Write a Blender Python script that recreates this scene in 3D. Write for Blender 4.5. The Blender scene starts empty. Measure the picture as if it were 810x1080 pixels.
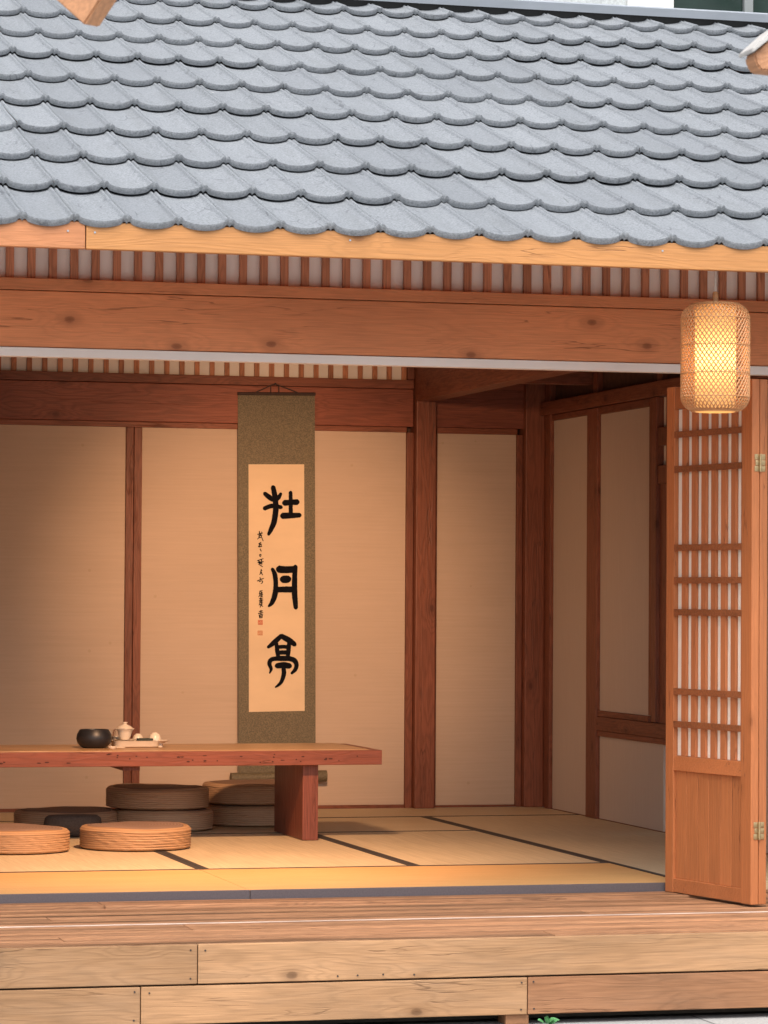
import bpy, bmesh, math, random
from mathutils import Vector, Matrix
random.seed(7)
S = bpy.context.scene
COL = S.collection
R = math.radians
PI = math.pi

# ------------------------------------------------------------------ node helpers
def new_mat(name):
    m = bpy.data.materials.new(name); m.use_nodes = True
    nt = m.node_tree; nt.nodes.clear()
    out = nt.nodes.new('ShaderNodeOutputMaterial'); b = nt.nodes.new('ShaderNodeBsdfPrincipled')
    nt.links.new(b.outputs[0], out.inputs[0])
    return m, nt, b
def N(nt, t, **kw):
    n = nt.nodes.new(t)
    for k, v in kw.items():
        if k.startswith('i_'):
            n.inputs[int(k[2:]) if k[2:].isdigit() else k[2:].replace('_', ' ')].default_value = v
        else: setattr(n, k, v)
    return n
def L(nt, a, b): nt.links.new(a, b)
def math_(nt, op, a, b=None, c=None):
    n = N(nt, 'ShaderNodeMath', operation=op)
    for i, v in enumerate((a, b, c)):
        if v is None: continue
        if isinstance(v, (int, float)): n.inputs[i].default_value = v
        else: L(nt, v, n.inputs[i])
    return n.outputs[0]
def mixc(nt, f, a, b, blend='MIX'):
    n = N(nt, 'ShaderNodeMix', data_type='RGBA', blend_type=blend)
    for i, v in ((0, f), (6, a), (7, b)):
        if isinstance(v, (int, float)): n.inputs[i].default_value = v
        elif isinstance(v, tuple): n.inputs[i].default_value = (*v, 1) if len(v) == 3 else v
        else: L(nt, v, n.inputs[i])
    return n.outputs[2]
def ramp(nt, f, stops):
    n = N(nt, 'ShaderNodeValToRGB'); cr = n.color_ramp
    while len(cr.elements) < len(stops): cr.elements.new(.5)
    for e, (p, c) in zip(cr.elements, stops):
        e.position = p; e.color = (c, c, c, 1) if isinstance(c, (int, float)) else (*c, 1)
    L(nt, f, n.inputs[0]); return n.outputs[0]
def bump(nt, b, h, strength=.3, dist=.01):
    n = N(nt, 'ShaderNodeBump'); n.inputs['Strength'].default_value = strength; n.inputs['Distance'].default_value = dist
    L(nt, h, n.inputs['Height']); L(nt, n.outputs[0], b.inputs['Normal'])
def coords(nt, scale=(1, 1, 1), rnd=True, island=False):
    tc = N(nt, 'ShaderNodeTexCoord'); src = tc.outputs['Object']
    if rnd:
        oi = N(nt, 'ShaderNodeObjectInfo'); off = math_(nt, 'MULTIPLY', oi.outputs['Random'], 37.3)
        if island:
            g = N(nt, 'ShaderNodeNewGeometry'); off = math_(nt, 'ADD', off, math_(nt, 'MULTIPLY', g.outputs['Random Per Island'], 53.7))
        v = N(nt, 'ShaderNodeVectorMath', operation='ADD'); L(nt, src, v.inputs[0])
        cx = N(nt, 'ShaderNodeCombineXYZ')
        for i in range(3): L(nt, off, cx.inputs[i])
        L(nt, cx.outputs[0], v.inputs[1]); src = v.outputs[0]
    mp = N(nt, 'ShaderNodeMapping'); mp.inputs['Scale'].default_value = scale; L(nt, src, mp.inputs['Vector'])
    return mp.outputs[0]
def noise(nt, vec, scale=5, detail=4, rough=.55, dist=0):
    n = N(nt, 'ShaderNodeTexNoise'); n.inputs['Scale'].default_value = scale; n.inputs['Detail'].default_value = detail
    n.inputs['Roughness'].default_value = rough; n.inputs['Distortion'].default_value = dist
    L(nt, vec, n.inputs['Vector']); return n.outputs['Fac']

def wood(name, col, axis='x', dark=.55, rough=.5, knots=1., fig=1., island=False, weather=0., spec=.35, var=.32):
    """stained softwood: stretched growth figure, fine fibre, knots and blotches"""
    m, nt, b = new_mat(name)
    def sc(al, ac): return {'x': (al, ac, ac), 'y': (ac, al, ac), 'z': (ac, ac, al)}[axis]
    c1 = coords(nt, sc(.55, 5.), island=island); c2 = coords(nt, sc(1.6, 60.), island=island); c3 = coords(nt, sc(2.0, 3.4), island=island)
    low = noise(nt, c1, 1.6, 3, .5, .25)
    fine = noise(nt, c2, 3.2, 5, .65)
    v = N(nt, 'ShaderNodeTexVoronoi', voronoi_dimensions='2D'); v.inputs['Scale'].default_value = 1.25
    sx = N(nt, 'ShaderNodeSeparateXYZ'); L(nt, c3, sx.inputs[0]); k0 = 'xyz'.index(axis); o1_, o2_ = [i for i in range(3) if i != k0]
    cx = N(nt, 'ShaderNodeCombineXYZ'); L(nt, sx.outputs[k0], cx.inputs[0]); L(nt, math_(nt, 'ADD', sx.outputs[o1_], sx.outputs[o2_]), cx.inputs[1])
    L(nt, cx.outputs[0], v.inputs['Vector'])
    dist = math_(nt, 'ADD', v.outputs['Distance'], math_(nt, 'MULTIPLY', math_(nt, 'SUBTRACT', fine, .5), .05))
    csep = N(nt, 'ShaderNodeSeparateColor'); L(nt, v.outputs['Color'], csep.inputs[0])
    some = math_(nt, 'GREATER_THAN', csep.outputs[0], .45)
    kn = math_(nt, 'MULTIPLY', ramp(nt, dist, [(0., 1.), (.04, .85), (.058, .38), (.16, 0.)]), some)
    kn = math_(nt, 'MULTIPLY', kn, .75 * knots)
    rings = math_(nt, 'SINE', math_(nt, 'ADD', math_(nt, 'MULTIPLY', low, 105.), math_(nt, 'MULTIPLY', ramp(nt, dist, [(0., 1.), (.35, 0.)]), math_(nt, 'MULTIPLY', some, 16.))))
    rings = math_(nt, 'POWER', math_(nt, 'MULTIPLY_ADD', rings, .5, .5), 2.2)
    cr = noise(nt, coords(nt, sc(.5, 7.), island=island), 1.7, 4, .6)
    cr = ramp(nt, math_(nt, 'ABSOLUTE', math_(nt, 'SUBTRACT', cr, .5)), [(0., 1.), (.004, .8), (.009, 0.)])
    cr = math_(nt, 'MULTIPLY', cr, ramp(nt, noise(nt, coords(nt, sc(.9, 3.), island=island), 2.7, 2), [(.52, 0.), (.6, 1.)]))
    blot = noise(nt, coords(nt, sc(.8, 2.), island=island), 1.3, 4, .6)
    d = tuple(c * dark for c in col); dd = tuple(c * dark * f for c, f in zip(col, (.42, .33, .28)))
    base = mixc(nt, math_(nt, 'MULTIPLY', rings, .55 * fig), col, d)
    base = mixc(nt, math_(nt, 'MULTIPLY', ramp(nt, fine, [(.38, 0.), (.68, 1.)]), .28 + .32 * min(1., fig)), base, tuple(c * dark * .8 for c in col))
    oi = N(nt, 'ShaderNodeObjectInfo'); rv = oi.outputs['Random']
    if island:
        g = N(nt, 'ShaderNodeNewGeometry'); rv = g.outputs['Random Per Island']
    bl = math_(nt, 'ADD', math_(nt, 'MULTIPLY_ADD', blot, var * 2.4, 1 - var * 1.2), math_(nt, 'MULTIPLY_ADD', rv, var, -var / 2))
    vb = N(nt, 'ShaderNodeVectorMath', operation='SCALE'); L(nt, base, vb.inputs[0]); L(nt, bl, vb.inputs['Scale'])
    base = mixc(nt, kn, vb.outputs[0], dd)
    base = mixc(nt, math_(nt, 'MULTIPLY', cr, .6), base, dd)
    if weather:
        w = ramp(nt, noise(nt, coords(nt, sc(.7, 4.), island=island), 2.1, 6, .7), [(.42, 0.), (.72, 1.)])
        base = mixc(nt, math_(nt, 'MULTIPLY', w, weather), base, (.40, .31, .225))
    L(nt, base, b.inputs['Base Color'])
    L(nt, math_(nt, 'MULTIPLY_ADD', fine, .25, rough - .1), b.inputs['Roughness'])
    b.inputs['Specular IOR Level'].default_value = spec
    h = math_(nt, 'ADD', math_(nt, 'MULTIPLY', fine, .6), math_(nt, 'MULTIPLY', rings, .25))
    bump(nt, b, math_(nt, 'SUBTRACT', math_(nt, 'SUBTRACT', h, math_(nt, 'MULTIPLY', kn, .5)), cr), .45, .003)
    return m

def plain(name, col, rough=.5, metal=0., spec=.5, nscale=40, namt=.12, bmp=0., stretch=(1, 1, 1)):
    m, nt, b = new_mat(name)
    n = noise(nt, coords(nt, stretch), nscale, 4, .6)
    c = mixc(nt, ramp(nt, n, [(.3, 0.), (.7, 1.)]), tuple(x * (1 - namt) for x in col), tuple(min(1, x * (1 + namt)) for x in col))
    L(nt, c, b.inputs['Base Color']); b.inputs['Roughness'].default_value = rough; b.inputs['Metallic'].default_value = metal
    b.inputs['Specular IOR Level'].default_value = spec
    if bmp: bump(nt, b, n, bmp, .003)
    return m

M = {}
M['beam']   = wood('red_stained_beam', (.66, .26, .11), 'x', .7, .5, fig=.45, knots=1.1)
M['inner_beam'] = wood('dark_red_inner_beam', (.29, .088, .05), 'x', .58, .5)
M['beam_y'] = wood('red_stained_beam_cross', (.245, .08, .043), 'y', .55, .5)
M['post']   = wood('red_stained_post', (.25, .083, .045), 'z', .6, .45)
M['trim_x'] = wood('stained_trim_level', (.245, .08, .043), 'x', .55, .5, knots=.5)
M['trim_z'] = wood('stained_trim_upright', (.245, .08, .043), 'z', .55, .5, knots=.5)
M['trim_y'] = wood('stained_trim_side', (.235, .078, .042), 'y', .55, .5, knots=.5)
M['slat']   = wood('stained_slat', (.56, .235, .12), 'z', .6, .5, knots=.2, island=True)
M['fascia'] = wood('honey_fascia', (.62, .285, .10), 'x', .75, .42, knots=.9, fig=.6, var=.18)
M['fascia_pink'] = wood('salmon_fascia', (.60, .25, .11), 'x', .75, .45, knots=.9, fig=.6, var=.18)
M['door']   = wood('orange_door_wood', (.52, .18, .065), 'z', .72, .42, fig=.4, knots=.9, var=.2)
M['door_rail'] = wood('orange_door_rail_wood', (.52, .18, .066), 'x', .72, .42, fig=.4, knots=.4)
M['door_cross'] = wood('darker_cross_slat_wood', (.33, .11, .042), 'x', .6, .5, knots=.3)
M['door_board'] = wood('orange_door_board_wood', (.52, .185, .068), 'z', .72, .42, fig=.4, island=True, var=.25)
M['door_slat'] = wood('orange_slat_wood', (.54, .19, .075), 'z', .72, .42, fig=.4, knots=.5, island=True, var=.15)
M['deck']   = wood('reddish_deck_board', (.40, .20, .102), 'x', .5, .6, knots=.3, fig=1., island=True, weather=.10, var=.75, spec=.2)
M['riser']  = wood('pale_brown_riser', (.385, .215, .108), 'x', .64, .55, knots=1.1, fig=.7, weather=.16, var=.6, spec=.2)
M['riser_orange'] = wood('orange_brown_riser', (.42, .20, .098), 'x', .66, .55, knots=1., fig=.7, weather=.10, var=.5, spec=.2)
M['table']  = wood('red_table_edge', (.22, .066, .038), 'x', .62, .42, knots=1.2, fig=.7)
M['table_sheen'] = wood('painted_sheen_table_top', (.62, .36, .18), 'x', .7, .3, knots=.6)  # pale colour stands in for a glossy reflection
M['table_leg'] = wood('red_table_leg', (.24, .072, .044), 'z', .55, .45)
M['near_wood'] = wood('near_rafter_wood', (.58, .29, .15), 'y', .75, .5, knots=.4)

def mat_plaster():
    m, nt, b = new_mat('cream_wall_paper')
    f = noise(nt, coords(nt, (1.1, 1.1, 46)), 2.2, 5, .65)
    w = noise(nt, coords(nt, (220, 220, 220)), 1.5, 2)
    big = noise(nt, coords(nt, (1, 1, 2.5)), 1.2, 5, .6)
    sp = N(nt, 'ShaderNodeTexVoronoi'); sp.inputs['Scale'].default_value = 6.; L(nt, coords(nt), sp.inputs['Vector'])
    spot = ramp(nt, sp.outputs['Distance'], [(0., 1.), (.04, .9), (.06, 0.)])
    c = mixc(nt, ramp(nt, f, [(.3, 0.), (.7, 1.)]), (.52, .40, .31), (.57, .44, .345))
    c = mixc(nt, math_(nt, 'MULTIPLY', ramp(nt, big, [(.45, 0.), (.8, 1.)]), .35), c, (.44, .33, .245))
    c = mixc(nt, math_(nt, 'MULTIPLY', spot, .5), c, (.42, .32, .22))
    L(nt, c, b.inputs['Base Color']); b.inputs['Roughness'].default_value = .85; b.inputs['Specular IOR Level'].default_value = .15
    bump(nt, b, math_(nt, 'ADD', math_(nt, 'MULTIPLY', f, .6), math_(nt, 'MULTIPLY', w, .4)), .25, .003)
    return m
M['plaster'] = mat_plaster()
def mat_sidewall():
    m, nt, b = new_mat('grey_cream_side_paper')
    f = noise(nt, coords(nt, (40, 90, 1.5)), 2.5, 4, .6); w = noise(nt, coords(nt), 1.5, 4)
    c = mixc(nt, ramp(nt, f, [(.3, 0.), (.7, 1.)]), (.56, .465, .395), (.62, .52, .44))
    c = mixc(nt, math_(nt, 'MULTIPLY', w, .3), c, (.52, .40, .32))
    L(nt, c, b.inputs['Base Color']); b.inputs['Roughness'].default_value = .85; b.inputs['Specular IOR Level'].default_value = .15
    bump(nt, b, f, .2, .002)
    return m
M['side_paper'] = mat_sidewall()
M['transom_white'] = plain('transom_backing_white', (.88, .82, .74), .8, nscale=3, namt=.06)
M['track'] = plain('white_aluminium_track', (.80, .77, .73), .4, nscale=3, namt=.05)
M['pale_strip'] = plain('pale_deck_strip', (.56, .44, .37), .6, nscale=5, namt=.35, stretch=(1, 30, 30))  # pale streaked strip along the deck boards
M['paper'] = plain('door_backing_paper', (.88, .80, .69), .8, nscale=20, namt=.05)
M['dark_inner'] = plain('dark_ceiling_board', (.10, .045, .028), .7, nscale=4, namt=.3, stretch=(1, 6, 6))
M['brass'] = plain('aged_brass', (.55, .41, .22), .45, metal=1., nscale=80, namt=.2, bmp=.2)
M['black_iron'] = plain('black_lamp_metal', (.03, .03, .03), .4, metal=.6)

def mat_tile():
    m, nt, b = new_mat('stone_coated_grey_roof_tile')
    g = noise(nt, coords(nt, rnd=False), 120, 3, .75); g2 = noise(nt, coords(nt, rnd=False), 60, 2, .5)
    big = noise(nt, coords(nt, (1, .35, .35), rnd=False), 1.1, 5, .6)
    geo = N(nt, 'ShaderNodeNewGeometry'); isl = geo.outputs['Random Per Island']
    c = mixc(nt, ramp(nt, g, [(.36, 0.), (.6, 1.)]), (.14, .155, .17), (.285, .302, .322))
    c = mixc(nt, math_(nt, 'MULTIPLY', ramp(nt, big, [(.35, 0.), (.7, 1.)]), .35), c, (.17, .185, .20))
    pos = N(nt, 'ShaderNodeTexCoord').outputs['Object']; sx = N(nt, 'ShaderNodeSeparateXYZ'); L(nt, pos, sx.inputs[0])
    cx = N(nt, 'ShaderNodeCombineXYZ'); L(nt, math_(nt, 'FLOOR', math_(nt, 'DIVIDE', math_(nt, 'ADD', sx.outputs[0], 1.2425), .184)), cx.inputs[0]); L(nt, isl, cx.inputs[1])
    wn = N(nt, 'ShaderNodeTexWhiteNoise', noise_dimensions='2D'); L(nt, cx.outputs[0], wn.inputs['Vector'])
    c = mixc(nt, math_(nt, 'MULTIPLY', isl, .18), c, (.30, .32, .345))
    c = mixc(nt, math_(nt, 'MULTIPLY', math_(nt, 'POWER', wn.outputs['Value'], 2.), .30), c, (.12, .132, .148))
    st_ = noise(nt, coords(nt, (9, 1.1, 1.1), rnd=False), 1.4, 5, .65)
    c = mixc(nt, math_(nt, 'MULTIPLY', ramp(nt, st_, [(.5, 0.), (.75, 1.)]), .35), c, (.13, .138, .14))
    sp = N(nt, 'ShaderNodeTexVoronoi'); sp.inputs['Scale'].default_value = 2.3; L(nt, coords(nt, rnd=False), sp.inputs['Vector'])
    c = mixc(nt, math_(nt, 'MULTIPLY', ramp(nt, sp.outputs['Distance'], [(0, 1.), (.018, .9), (.028, 0.)]), .7), c, (.62, .62, .60))
    # fine shake scratches pressed into the tile
    v = N(nt, 'ShaderNodeTexVoronoi', feature='DISTANCE_TO_EDGE'); v.inputs['Scale'].default_value = 1.
    L(nt, coords(nt, (13, 5.5, 5.5), rnd=False), v.inputs['Vector'])
    gate = ramp(nt, noise(nt, coords(nt, rnd=False), 7., 2), [(.57, 0.), (.62, 1.)])
    crack = math_(nt, 'MULTIPLY', ramp(nt, v.outputs['Distance'], [(0., 1.), (.022, .8), (.04, 0.)]), gate)
    c = mixc(nt, math_(nt, 'MULTIPLY', crack, .45), c, (.09, .095, .11))
    L(nt, c, b.inputs['Base Color']); b.inputs['Roughness'].default_value = .78; b.inputs['Specular IOR Level'].default_value = .35
    h = math_(nt, 'ADD', math_(nt, 'MULTIPLY', g, .5), math_(nt, 'MULTIPLY', g2, .5))
    bump(nt, b, math_(nt, 'SUBTRACT', h, math_(nt, 'MULTIPLY', crack, .8)), .45, .004)
    return m
M['tile'] = mat_tile()
M['flashing'] = plain('pale_metal_flashing', (.42, .455, .50), .4, metal=.3, nscale=3, namt=.06)

def mat_rush(name, a, c2, along):
    m, nt, b = new_mat(name)
    sc = (3, 260, 3) if along == 'x' else (260, 3, 3)
    f = noise(nt, coords(nt, sc), 1., 3, .6); big = noise(nt, coords(nt), 1.6, 4)
    w = N(nt, 'ShaderNodeTexWave', wave_type='BANDS', bands_direction='X' if along == 'x' else 'Y'); w.inputs['Scale'].default_value = 15.; w.inputs['Distortion'].default_value = .6
    L(nt, coords(nt), w.inputs['Vector'])
    c = mixc(nt, ramp(nt, f, [(.38, 0.), (.62, 1.)]), tuple(x * .9 for x in a), c2)
    c = mixc(nt, math_(nt, 'MULTIPLY', ramp(nt, big, [(.4, 0.), (.75, 1.)]), .3), c, tuple(x * .78 for x in a))
    c = mixc(nt, math_(nt, 'MULTIPLY', w.outputs['Fac'], .08), c, tuple(x * .6 for x in a))
    L(nt, c, b.inputs['Base Color']); b.inputs['Roughness'].default_value = .55; b.inputs['Specular IOR Level'].default_value = .4
    bump(nt, b, f, .3, .0015)
    return m
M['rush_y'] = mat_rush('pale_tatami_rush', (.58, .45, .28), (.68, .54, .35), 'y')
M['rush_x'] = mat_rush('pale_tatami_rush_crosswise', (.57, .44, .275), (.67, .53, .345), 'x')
M['rush_lamp_tint'] = mat_rush('lamp_tinted_tatami_rush', (.60, .33, .125), (.70, .41, .17), 'x')  # deeper orange puts lamp glow and weave sheen into the colour
M['border'] = plain('dark_brown_mat_border', (.04, .032, .029), .75, nscale=150, namt=.3, bmp=.2)
M['border_violet'] = plain('violet_grey_mat_border', (.105, .086, .092), .7, nscale=150, namt=.12, bmp=.2)

def mat_cushion(name, col, dark):
    m, nt, b = new_mat(name)
    f = noise(nt, coords(nt, (9, 9, 150)), 1., 2, .5); g = noise(nt, coords(nt), 60, 3)
    wv = N(nt, 'ShaderNodeTexWave', wave_type='BANDS', bands_direction='Z'); wv.inputs['Scale'].default_value = 34.; wv.inputs['Distortion'].default_value = .8; wv.inputs['Detail Scale'].default_value = 3.
    L(nt, N(nt, 'ShaderNodeTexCoord').outputs['Object'], wv.inputs['Vector'])
    f = math_(nt, 'ADD', math_(nt, 'MULTIPLY', wv.outputs['Fac'], .55), math_(nt, 'MULTIPLY', f, .45))
    c = mixc(nt, ramp(nt, f, [(.3, 0.), (.65, 1.)]), dark, col)
    c = mixc(nt, math_(nt, 'MULTIPLY', g, .25), c, tuple(x * .7 for x in dark))
    L(nt, c, b.inputs['Base Color']); b.inputs['Roughness'].default_value = .7
    bump(nt, b, f, .4, .003)
    return m
M['straw'] = mat_cushion('plaited_straw_side', (.50, .29, .15), (.38, .205, .10))
M['straw_rear'] = mat_cushion('lightened_plaited_straw_side', (.56, .36, .225), (.43, .265, .16))  # lighter straw makes up for the table's shade on rear cushions
def mat_cushtop(name, a, c2):
    m, nt, b = new_mat(name)
    tc = N(nt, 'ShaderNodeTexCoord'); w = N(nt, 'ShaderNodeTexWave', wave_type='RINGS', rings_direction='Z')
    w.inputs['Scale'].default_value = 22.; w.inputs['Distortion'].default_value = .5; L(nt, tc.outputs['Object'], w.inputs['Vector'])
    g = noise(nt, coords(nt), 55, 3)
    c = mixc(nt, w.outputs['Fac'], a, c2); c = mixc(nt, math_(nt, 'MULTIPLY', g, .4), c, tuple(x * .6 for x in a))
    L(nt, c, b.inputs['Base Color']); b.inputs['Roughness'].default_value = .8; bump(nt, b, w.outputs['Fac'], .3, .003)
    return m
M['cush_top'] = mat_cushtop('dark_brown_cushion_top', (.23, .14, .10), (.32, .205, .15))
M['dark_shape'] = plain('dark_shape_brown', (.085, .062, .05), .8, nscale=120, namt=.25, bmp=.2)

def mat_brocade():
    m, nt, b = new_mat('olive_silk_brocade')
    v = N(nt, 'ShaderNodeTexVoronoi'); v.inputs['Scale'].default_value = 1.; L(nt, coords(nt, (150, 150, 200), rnd=False), v.inputs['Vector'])
    g = noise(nt, coords(nt, (40, 40, 60), rnd=False), 3., 3)
    f = math_(nt, 'ADD', math_(nt, 'MULTIPLY', v.outputs['Distance'], .7), math_(nt, 'MULTIPLY', g, .5))
    c = mixc(nt, ramp(nt, f, [(.35, 0.), (.8, 1.)]), (.085, .072, .048), (.19, .155, .095))
    L(nt, c, b.inputs['Base Color']); b.inputs['Roughness'].default_value = .6; b.inputs['Specular IOR Level'].default_value = .4
    bump(nt, b, f, .3, .001)
    return m
M['brocade'] = mat_brocade()
M['scroll_paper'] = plain('tan_scroll_paper', (.72, .55, .37), .8, nscale=2.2, namt=.06, stretch=(1, 1, 3))
M['ink'] = plain('black_ink', (.008, .008, .011), .95, 0., .05, nscale=60, namt=.3)
M['seal_red'] = plain('vermilion_seal', (.55, .13, .06), .7, nscale=300, namt=.35)
M['seal_faint'] = plain('faded_vermilion_seal', (.60, .27, .14), .7, nscale=300, namt=.25)
M['cord'] = plain('dark_brown_cord', (.05, .03, .025), .8)
M['white_cord'] = plain('pale_lamp_cord', (.72, .66, .58), .5)
M['bamboo'] = plain('woven_bamboo_strip', (.52, .26, .11), .55, nscale=120, namt=.2)
M['black_clay'] = plain('matt_black_glaze', (.018, .018, .021), .42, nscale=30, namt=.2)
M['cream_clay'] = plain('cream_porcelain', (.74, .64, .52), .25, nscale=12, namt=.04)
M['tray_clay'] = plain('cream_ceramic_tray', (.66, .55, .43), .35, nscale=12, namt=.05)
M['towel'] = plain('dark_green_tea_towel', (.05, .06, .05), .9, nscale=200, namt=.3, bmp=.3)
def mat_glass():
    m, nt, b = new_mat('clear_glass')
    b.inputs['Base Color'].default_value = (.95, .95, .93, 1); b.inputs['Roughness'].default_value = .03
    b.inputs['Transmission Weight'].default_value = 1.; b.inputs['IOR'].default_value = 1.45
    return m
M['glass'] = mat_glass()
def mat_liner():
    m, nt, b = new_mat('translucent_lamp_paper')
    out = [n for n in nt.nodes if n.type == 'OUTPUT_MATERIAL'][0]
    t = N(nt, 'ShaderNodeBsdfTranslucent'); t.inputs[0].default_value = (.95, .80, .52, 1)
    d = N(nt, 'ShaderNodeBsdfDiffuse'); d.inputs[0].default_value = (.85, .72, .48, 1)
    mx = N(nt, 'ShaderNodeMixShader'); mx.inputs[0].default_value = .3
    L(nt, t.outputs[0], mx.inputs[1]); L(nt, d.outputs[0], mx.inputs[2]); L(nt, mx.outputs[0], out.inputs[0])
    nt.nodes.remove(b); return m
M['liner'] = mat_liner()
def mat_paving():
    m, nt, b = new_mat('grey_granite_paving')
    br = N(nt, 'ShaderNodeTexBrick'); br.offset = .5
    for k, v in (('Scale', 1.), ('Mortar Size', .006), ('Brick Width', .62), ('Row Height', .34), ('Bias', 0.)): br.inputs[k].default_value = v
    br.inputs['Color1'].default_value = (.27, .27, .27, 1); br.inputs['Color2'].default_value = (.44, .44, .43, 1); br.inputs['Mortar'].default_value = (.12, .12, .12, 1)
    L(nt, coords(nt, rnd=False), br.inputs['Vector'])
    g = noise(nt, coords(nt, rnd=False), 90, 4, .7); big = noise(nt, coords(nt, rnd=False), 1.3, 5)
    c = mixc(nt, .5, br.outputs['Color'], ramp(nt, g, [(.3, .2), (.7, .62)]), 'OVERLAY')
    c = mixc(nt, math_(nt, 'MULTIPLY', big, .4), c, (.33, .32, .30))
    L(nt, c, b.inputs['Base Color']); b.inputs['Roughness'].default_value = .75; bump(nt, b, g, .3, .004)
    return m
M['paving'] = mat_paving()
M['render_white'] = plain('white_pebbledash', (.52, .55, .55), .85, nscale=45, namt=.2, bmp=.6)
M['frame_white'] = plain('white_window_frame', (.80, .80, .78), .4, nscale=2, namt=.03)
M['frame_grey'] = plain('grey_window_mullion', (.25, .27, .27), .4, nscale=2, namt=.05)
def mat_pane():
    m, nt, b = new_mat('dark_green_window_pane')
    n = noise(nt, coords(nt), 2.3, 5)
    L(nt, mixc(nt, n, (.008, .017, .015), (.03, .055, .045)), b.inputs['Base Color'])
    b.inputs['Roughness'].default_value = .12; b.inputs['Specular IOR Level'].default_value = .25
    return m
M['pane'] = mat_pane()
M['leaf'] = plain('pale_green_leaf', (.22, .30, .14), .5, nscale=20, namt=.25)
M['weed'] = plain('fresh_green_weed_leaf', (.10, .30, .11), .5, nscale=40, namt=.3)
M['bark'] = plain('grey_brown_bark', (.16, .12, .09), .9, nscale=25, namt=.4, bmp=.8, stretch=(3, 3, .6))
M['soil'] = plain('packed_earth', (.10, .085, .07), .95, nscale=9, namt=.3, bmp=.4)
M['cap_white'] = plain('pale_eave_tile', (.50, .49, .47), .6, nscale=30, namt=.1)

# ------------------------------------------------------------------ geometry helpers
ORG = {}
def tag(o, label=None, cat=None, group=None, kind=None):
    if label: o['label'] = label
    if cat: o['category'] = cat
    if group: o['group'] = group
    if kind: o['kind'] = kind
    return o
def thing(name, loc, label, cat, group=None, rz=0):
    o = bpy.data.objects.new(name, None); COL.objects.link(o); o.location = loc; o.rotation_euler = (0, 0, rz)
    o.empty_display_size = .1
    ORG[o] = Vector(loc); return tag(o, label, cat, group)
def put(name, bm, mat, parent=None, smooth=None, local=False, loc=None, label=None):
    """link bm (built in world coordinates, or in the parent's own if local) as ONE mesh object"""
    me = bpy.data.meshes.new(name)
    if smooth is not None:
        for f in bm.faces: f.smooth = True
    org = Vector((0, 0, 0)) if local else (ORG[parent] if parent else Vector(loc or (0, 0, 0)))
    if not local: bmesh.ops.translate(bm, verts=bm.verts, vec=-org)
    bmesh.ops.recalc_face_normals(bm, faces=bm.faces)
    bm.to_mesh(me); bm.free()
    if smooth is not None: me.set_sharp_from_angle(angle=R(smooth))
    me.materials.append(mat)
    o = bpy.data.objects.new(name, me); COL.objects.link(o)
    if parent: o.parent = parent; ORG[o] = ORG.get(parent, Vector())
    else: o.location = org; ORG[o] = org
    if label: o['label'] = label
    return o
def B(): return bmesh.new()
def box(bm, x0, x1, y0, y1, z0, z1, bev=0., T=None):
    r = bmesh.ops.create_cube(bm, size=1.)
    vs = r['verts']
    for v in vs:
        v.co = Vector(((x0 + x1) / 2 + v.co.x * (x1 - x0), (y0 + y1) / 2 + v.co.y * (y1 - y0), (z0 + z1) / 2 + v.co.z * (z1 - z0)))
    geo = vs
    if bev:
        es = list({e for v in vs for e in v.link_edges})
        rr = bmesh.ops.bevel(bm, geom=es, offset=bev, segments=2, profile=.6, affect='EDGES')
        geo = list({v for f in rr['faces'] for v in f.verts})
    if T:
        for v in geo: v.co = T(v.co)
    return bm
def lathe(bm, prof, c, n=48, cap=True, sx=1., sy=1.):
    rings = []
    for r, z in prof:
        if r < 1e-5: rings.append([bm.verts.new((c[0], c[1], c[2] + z))])
        else: rings.append([bm.verts.new((c[0] + sx * r * math.cos(2 * PI * i / n), c[1] + sy * r * math.sin(2 * PI * i / n), c[2] + z)) for i in range(n)])
    for a, b in zip(rings, rings[1:]):
        for i in range(n):
            j = (i + 1) % n
            if len(a) == 1 and len(b) == 1: continue
            if len(a) == 1: bm.faces.new((a[0], b[i], b[j]))
            elif len(b) == 1: bm.faces.new((a[i], a[j], b[0]))
            else: bm.faces.new((a[i], a[j], b[j], b[i]))
    if cap:
        if len(rings[0]) > 1: bm.faces.new(rings[0])
        if len(rings[-1]) > 1: bm.faces.new(rings[-1])
    return bm
def tube(bm, pts, rad, n=8, cap=True):
    pts = [Vector(p) for p in pts]; rings = []
    up = Vector((.13, .21, .97))
    for i, p in enumerate(pts):
        d = (pts[min(i + 1, len(pts) - 1)] - pts[max(i - 1, 0)]).normalized()
        a = d.cross(up)
        if a.length < 1e-3: a = d.cross(Vector((1, 0, 0)))
        a.normalize(); b = d.cross(a)
        r = rad[i] if isinstance(rad, (list, tuple)) else rad
        rings.append([bm.verts.new(p + a * (r * math.cos(2 * PI * k / n)) + b * (r * math.sin(2 * PI * k / n))) for k in range(n)])
    for q, w in zip(rings, rings[1:]):
        for k in range(n): bm.faces.new((q[k], q[(k + 1) % n], w[(k + 1) % n], w[k]))
    if cap: bm.faces.new(rings[0]); bm.faces.new(rings[-1])
    return bm

# ------------------------------------------------------------------ setting
GZ = -.343
bm = B(); box(bm, -60, 60, -40, 60, GZ - .3, GZ - .012)
tag(put('ground', bm, M['soil']), kind='structure')
bm = B(); box(bm, -14, 14, -16, -1.36, GZ - .1, GZ)
tag(put('pavement', bm, M['paving']), kind='structure')

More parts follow.
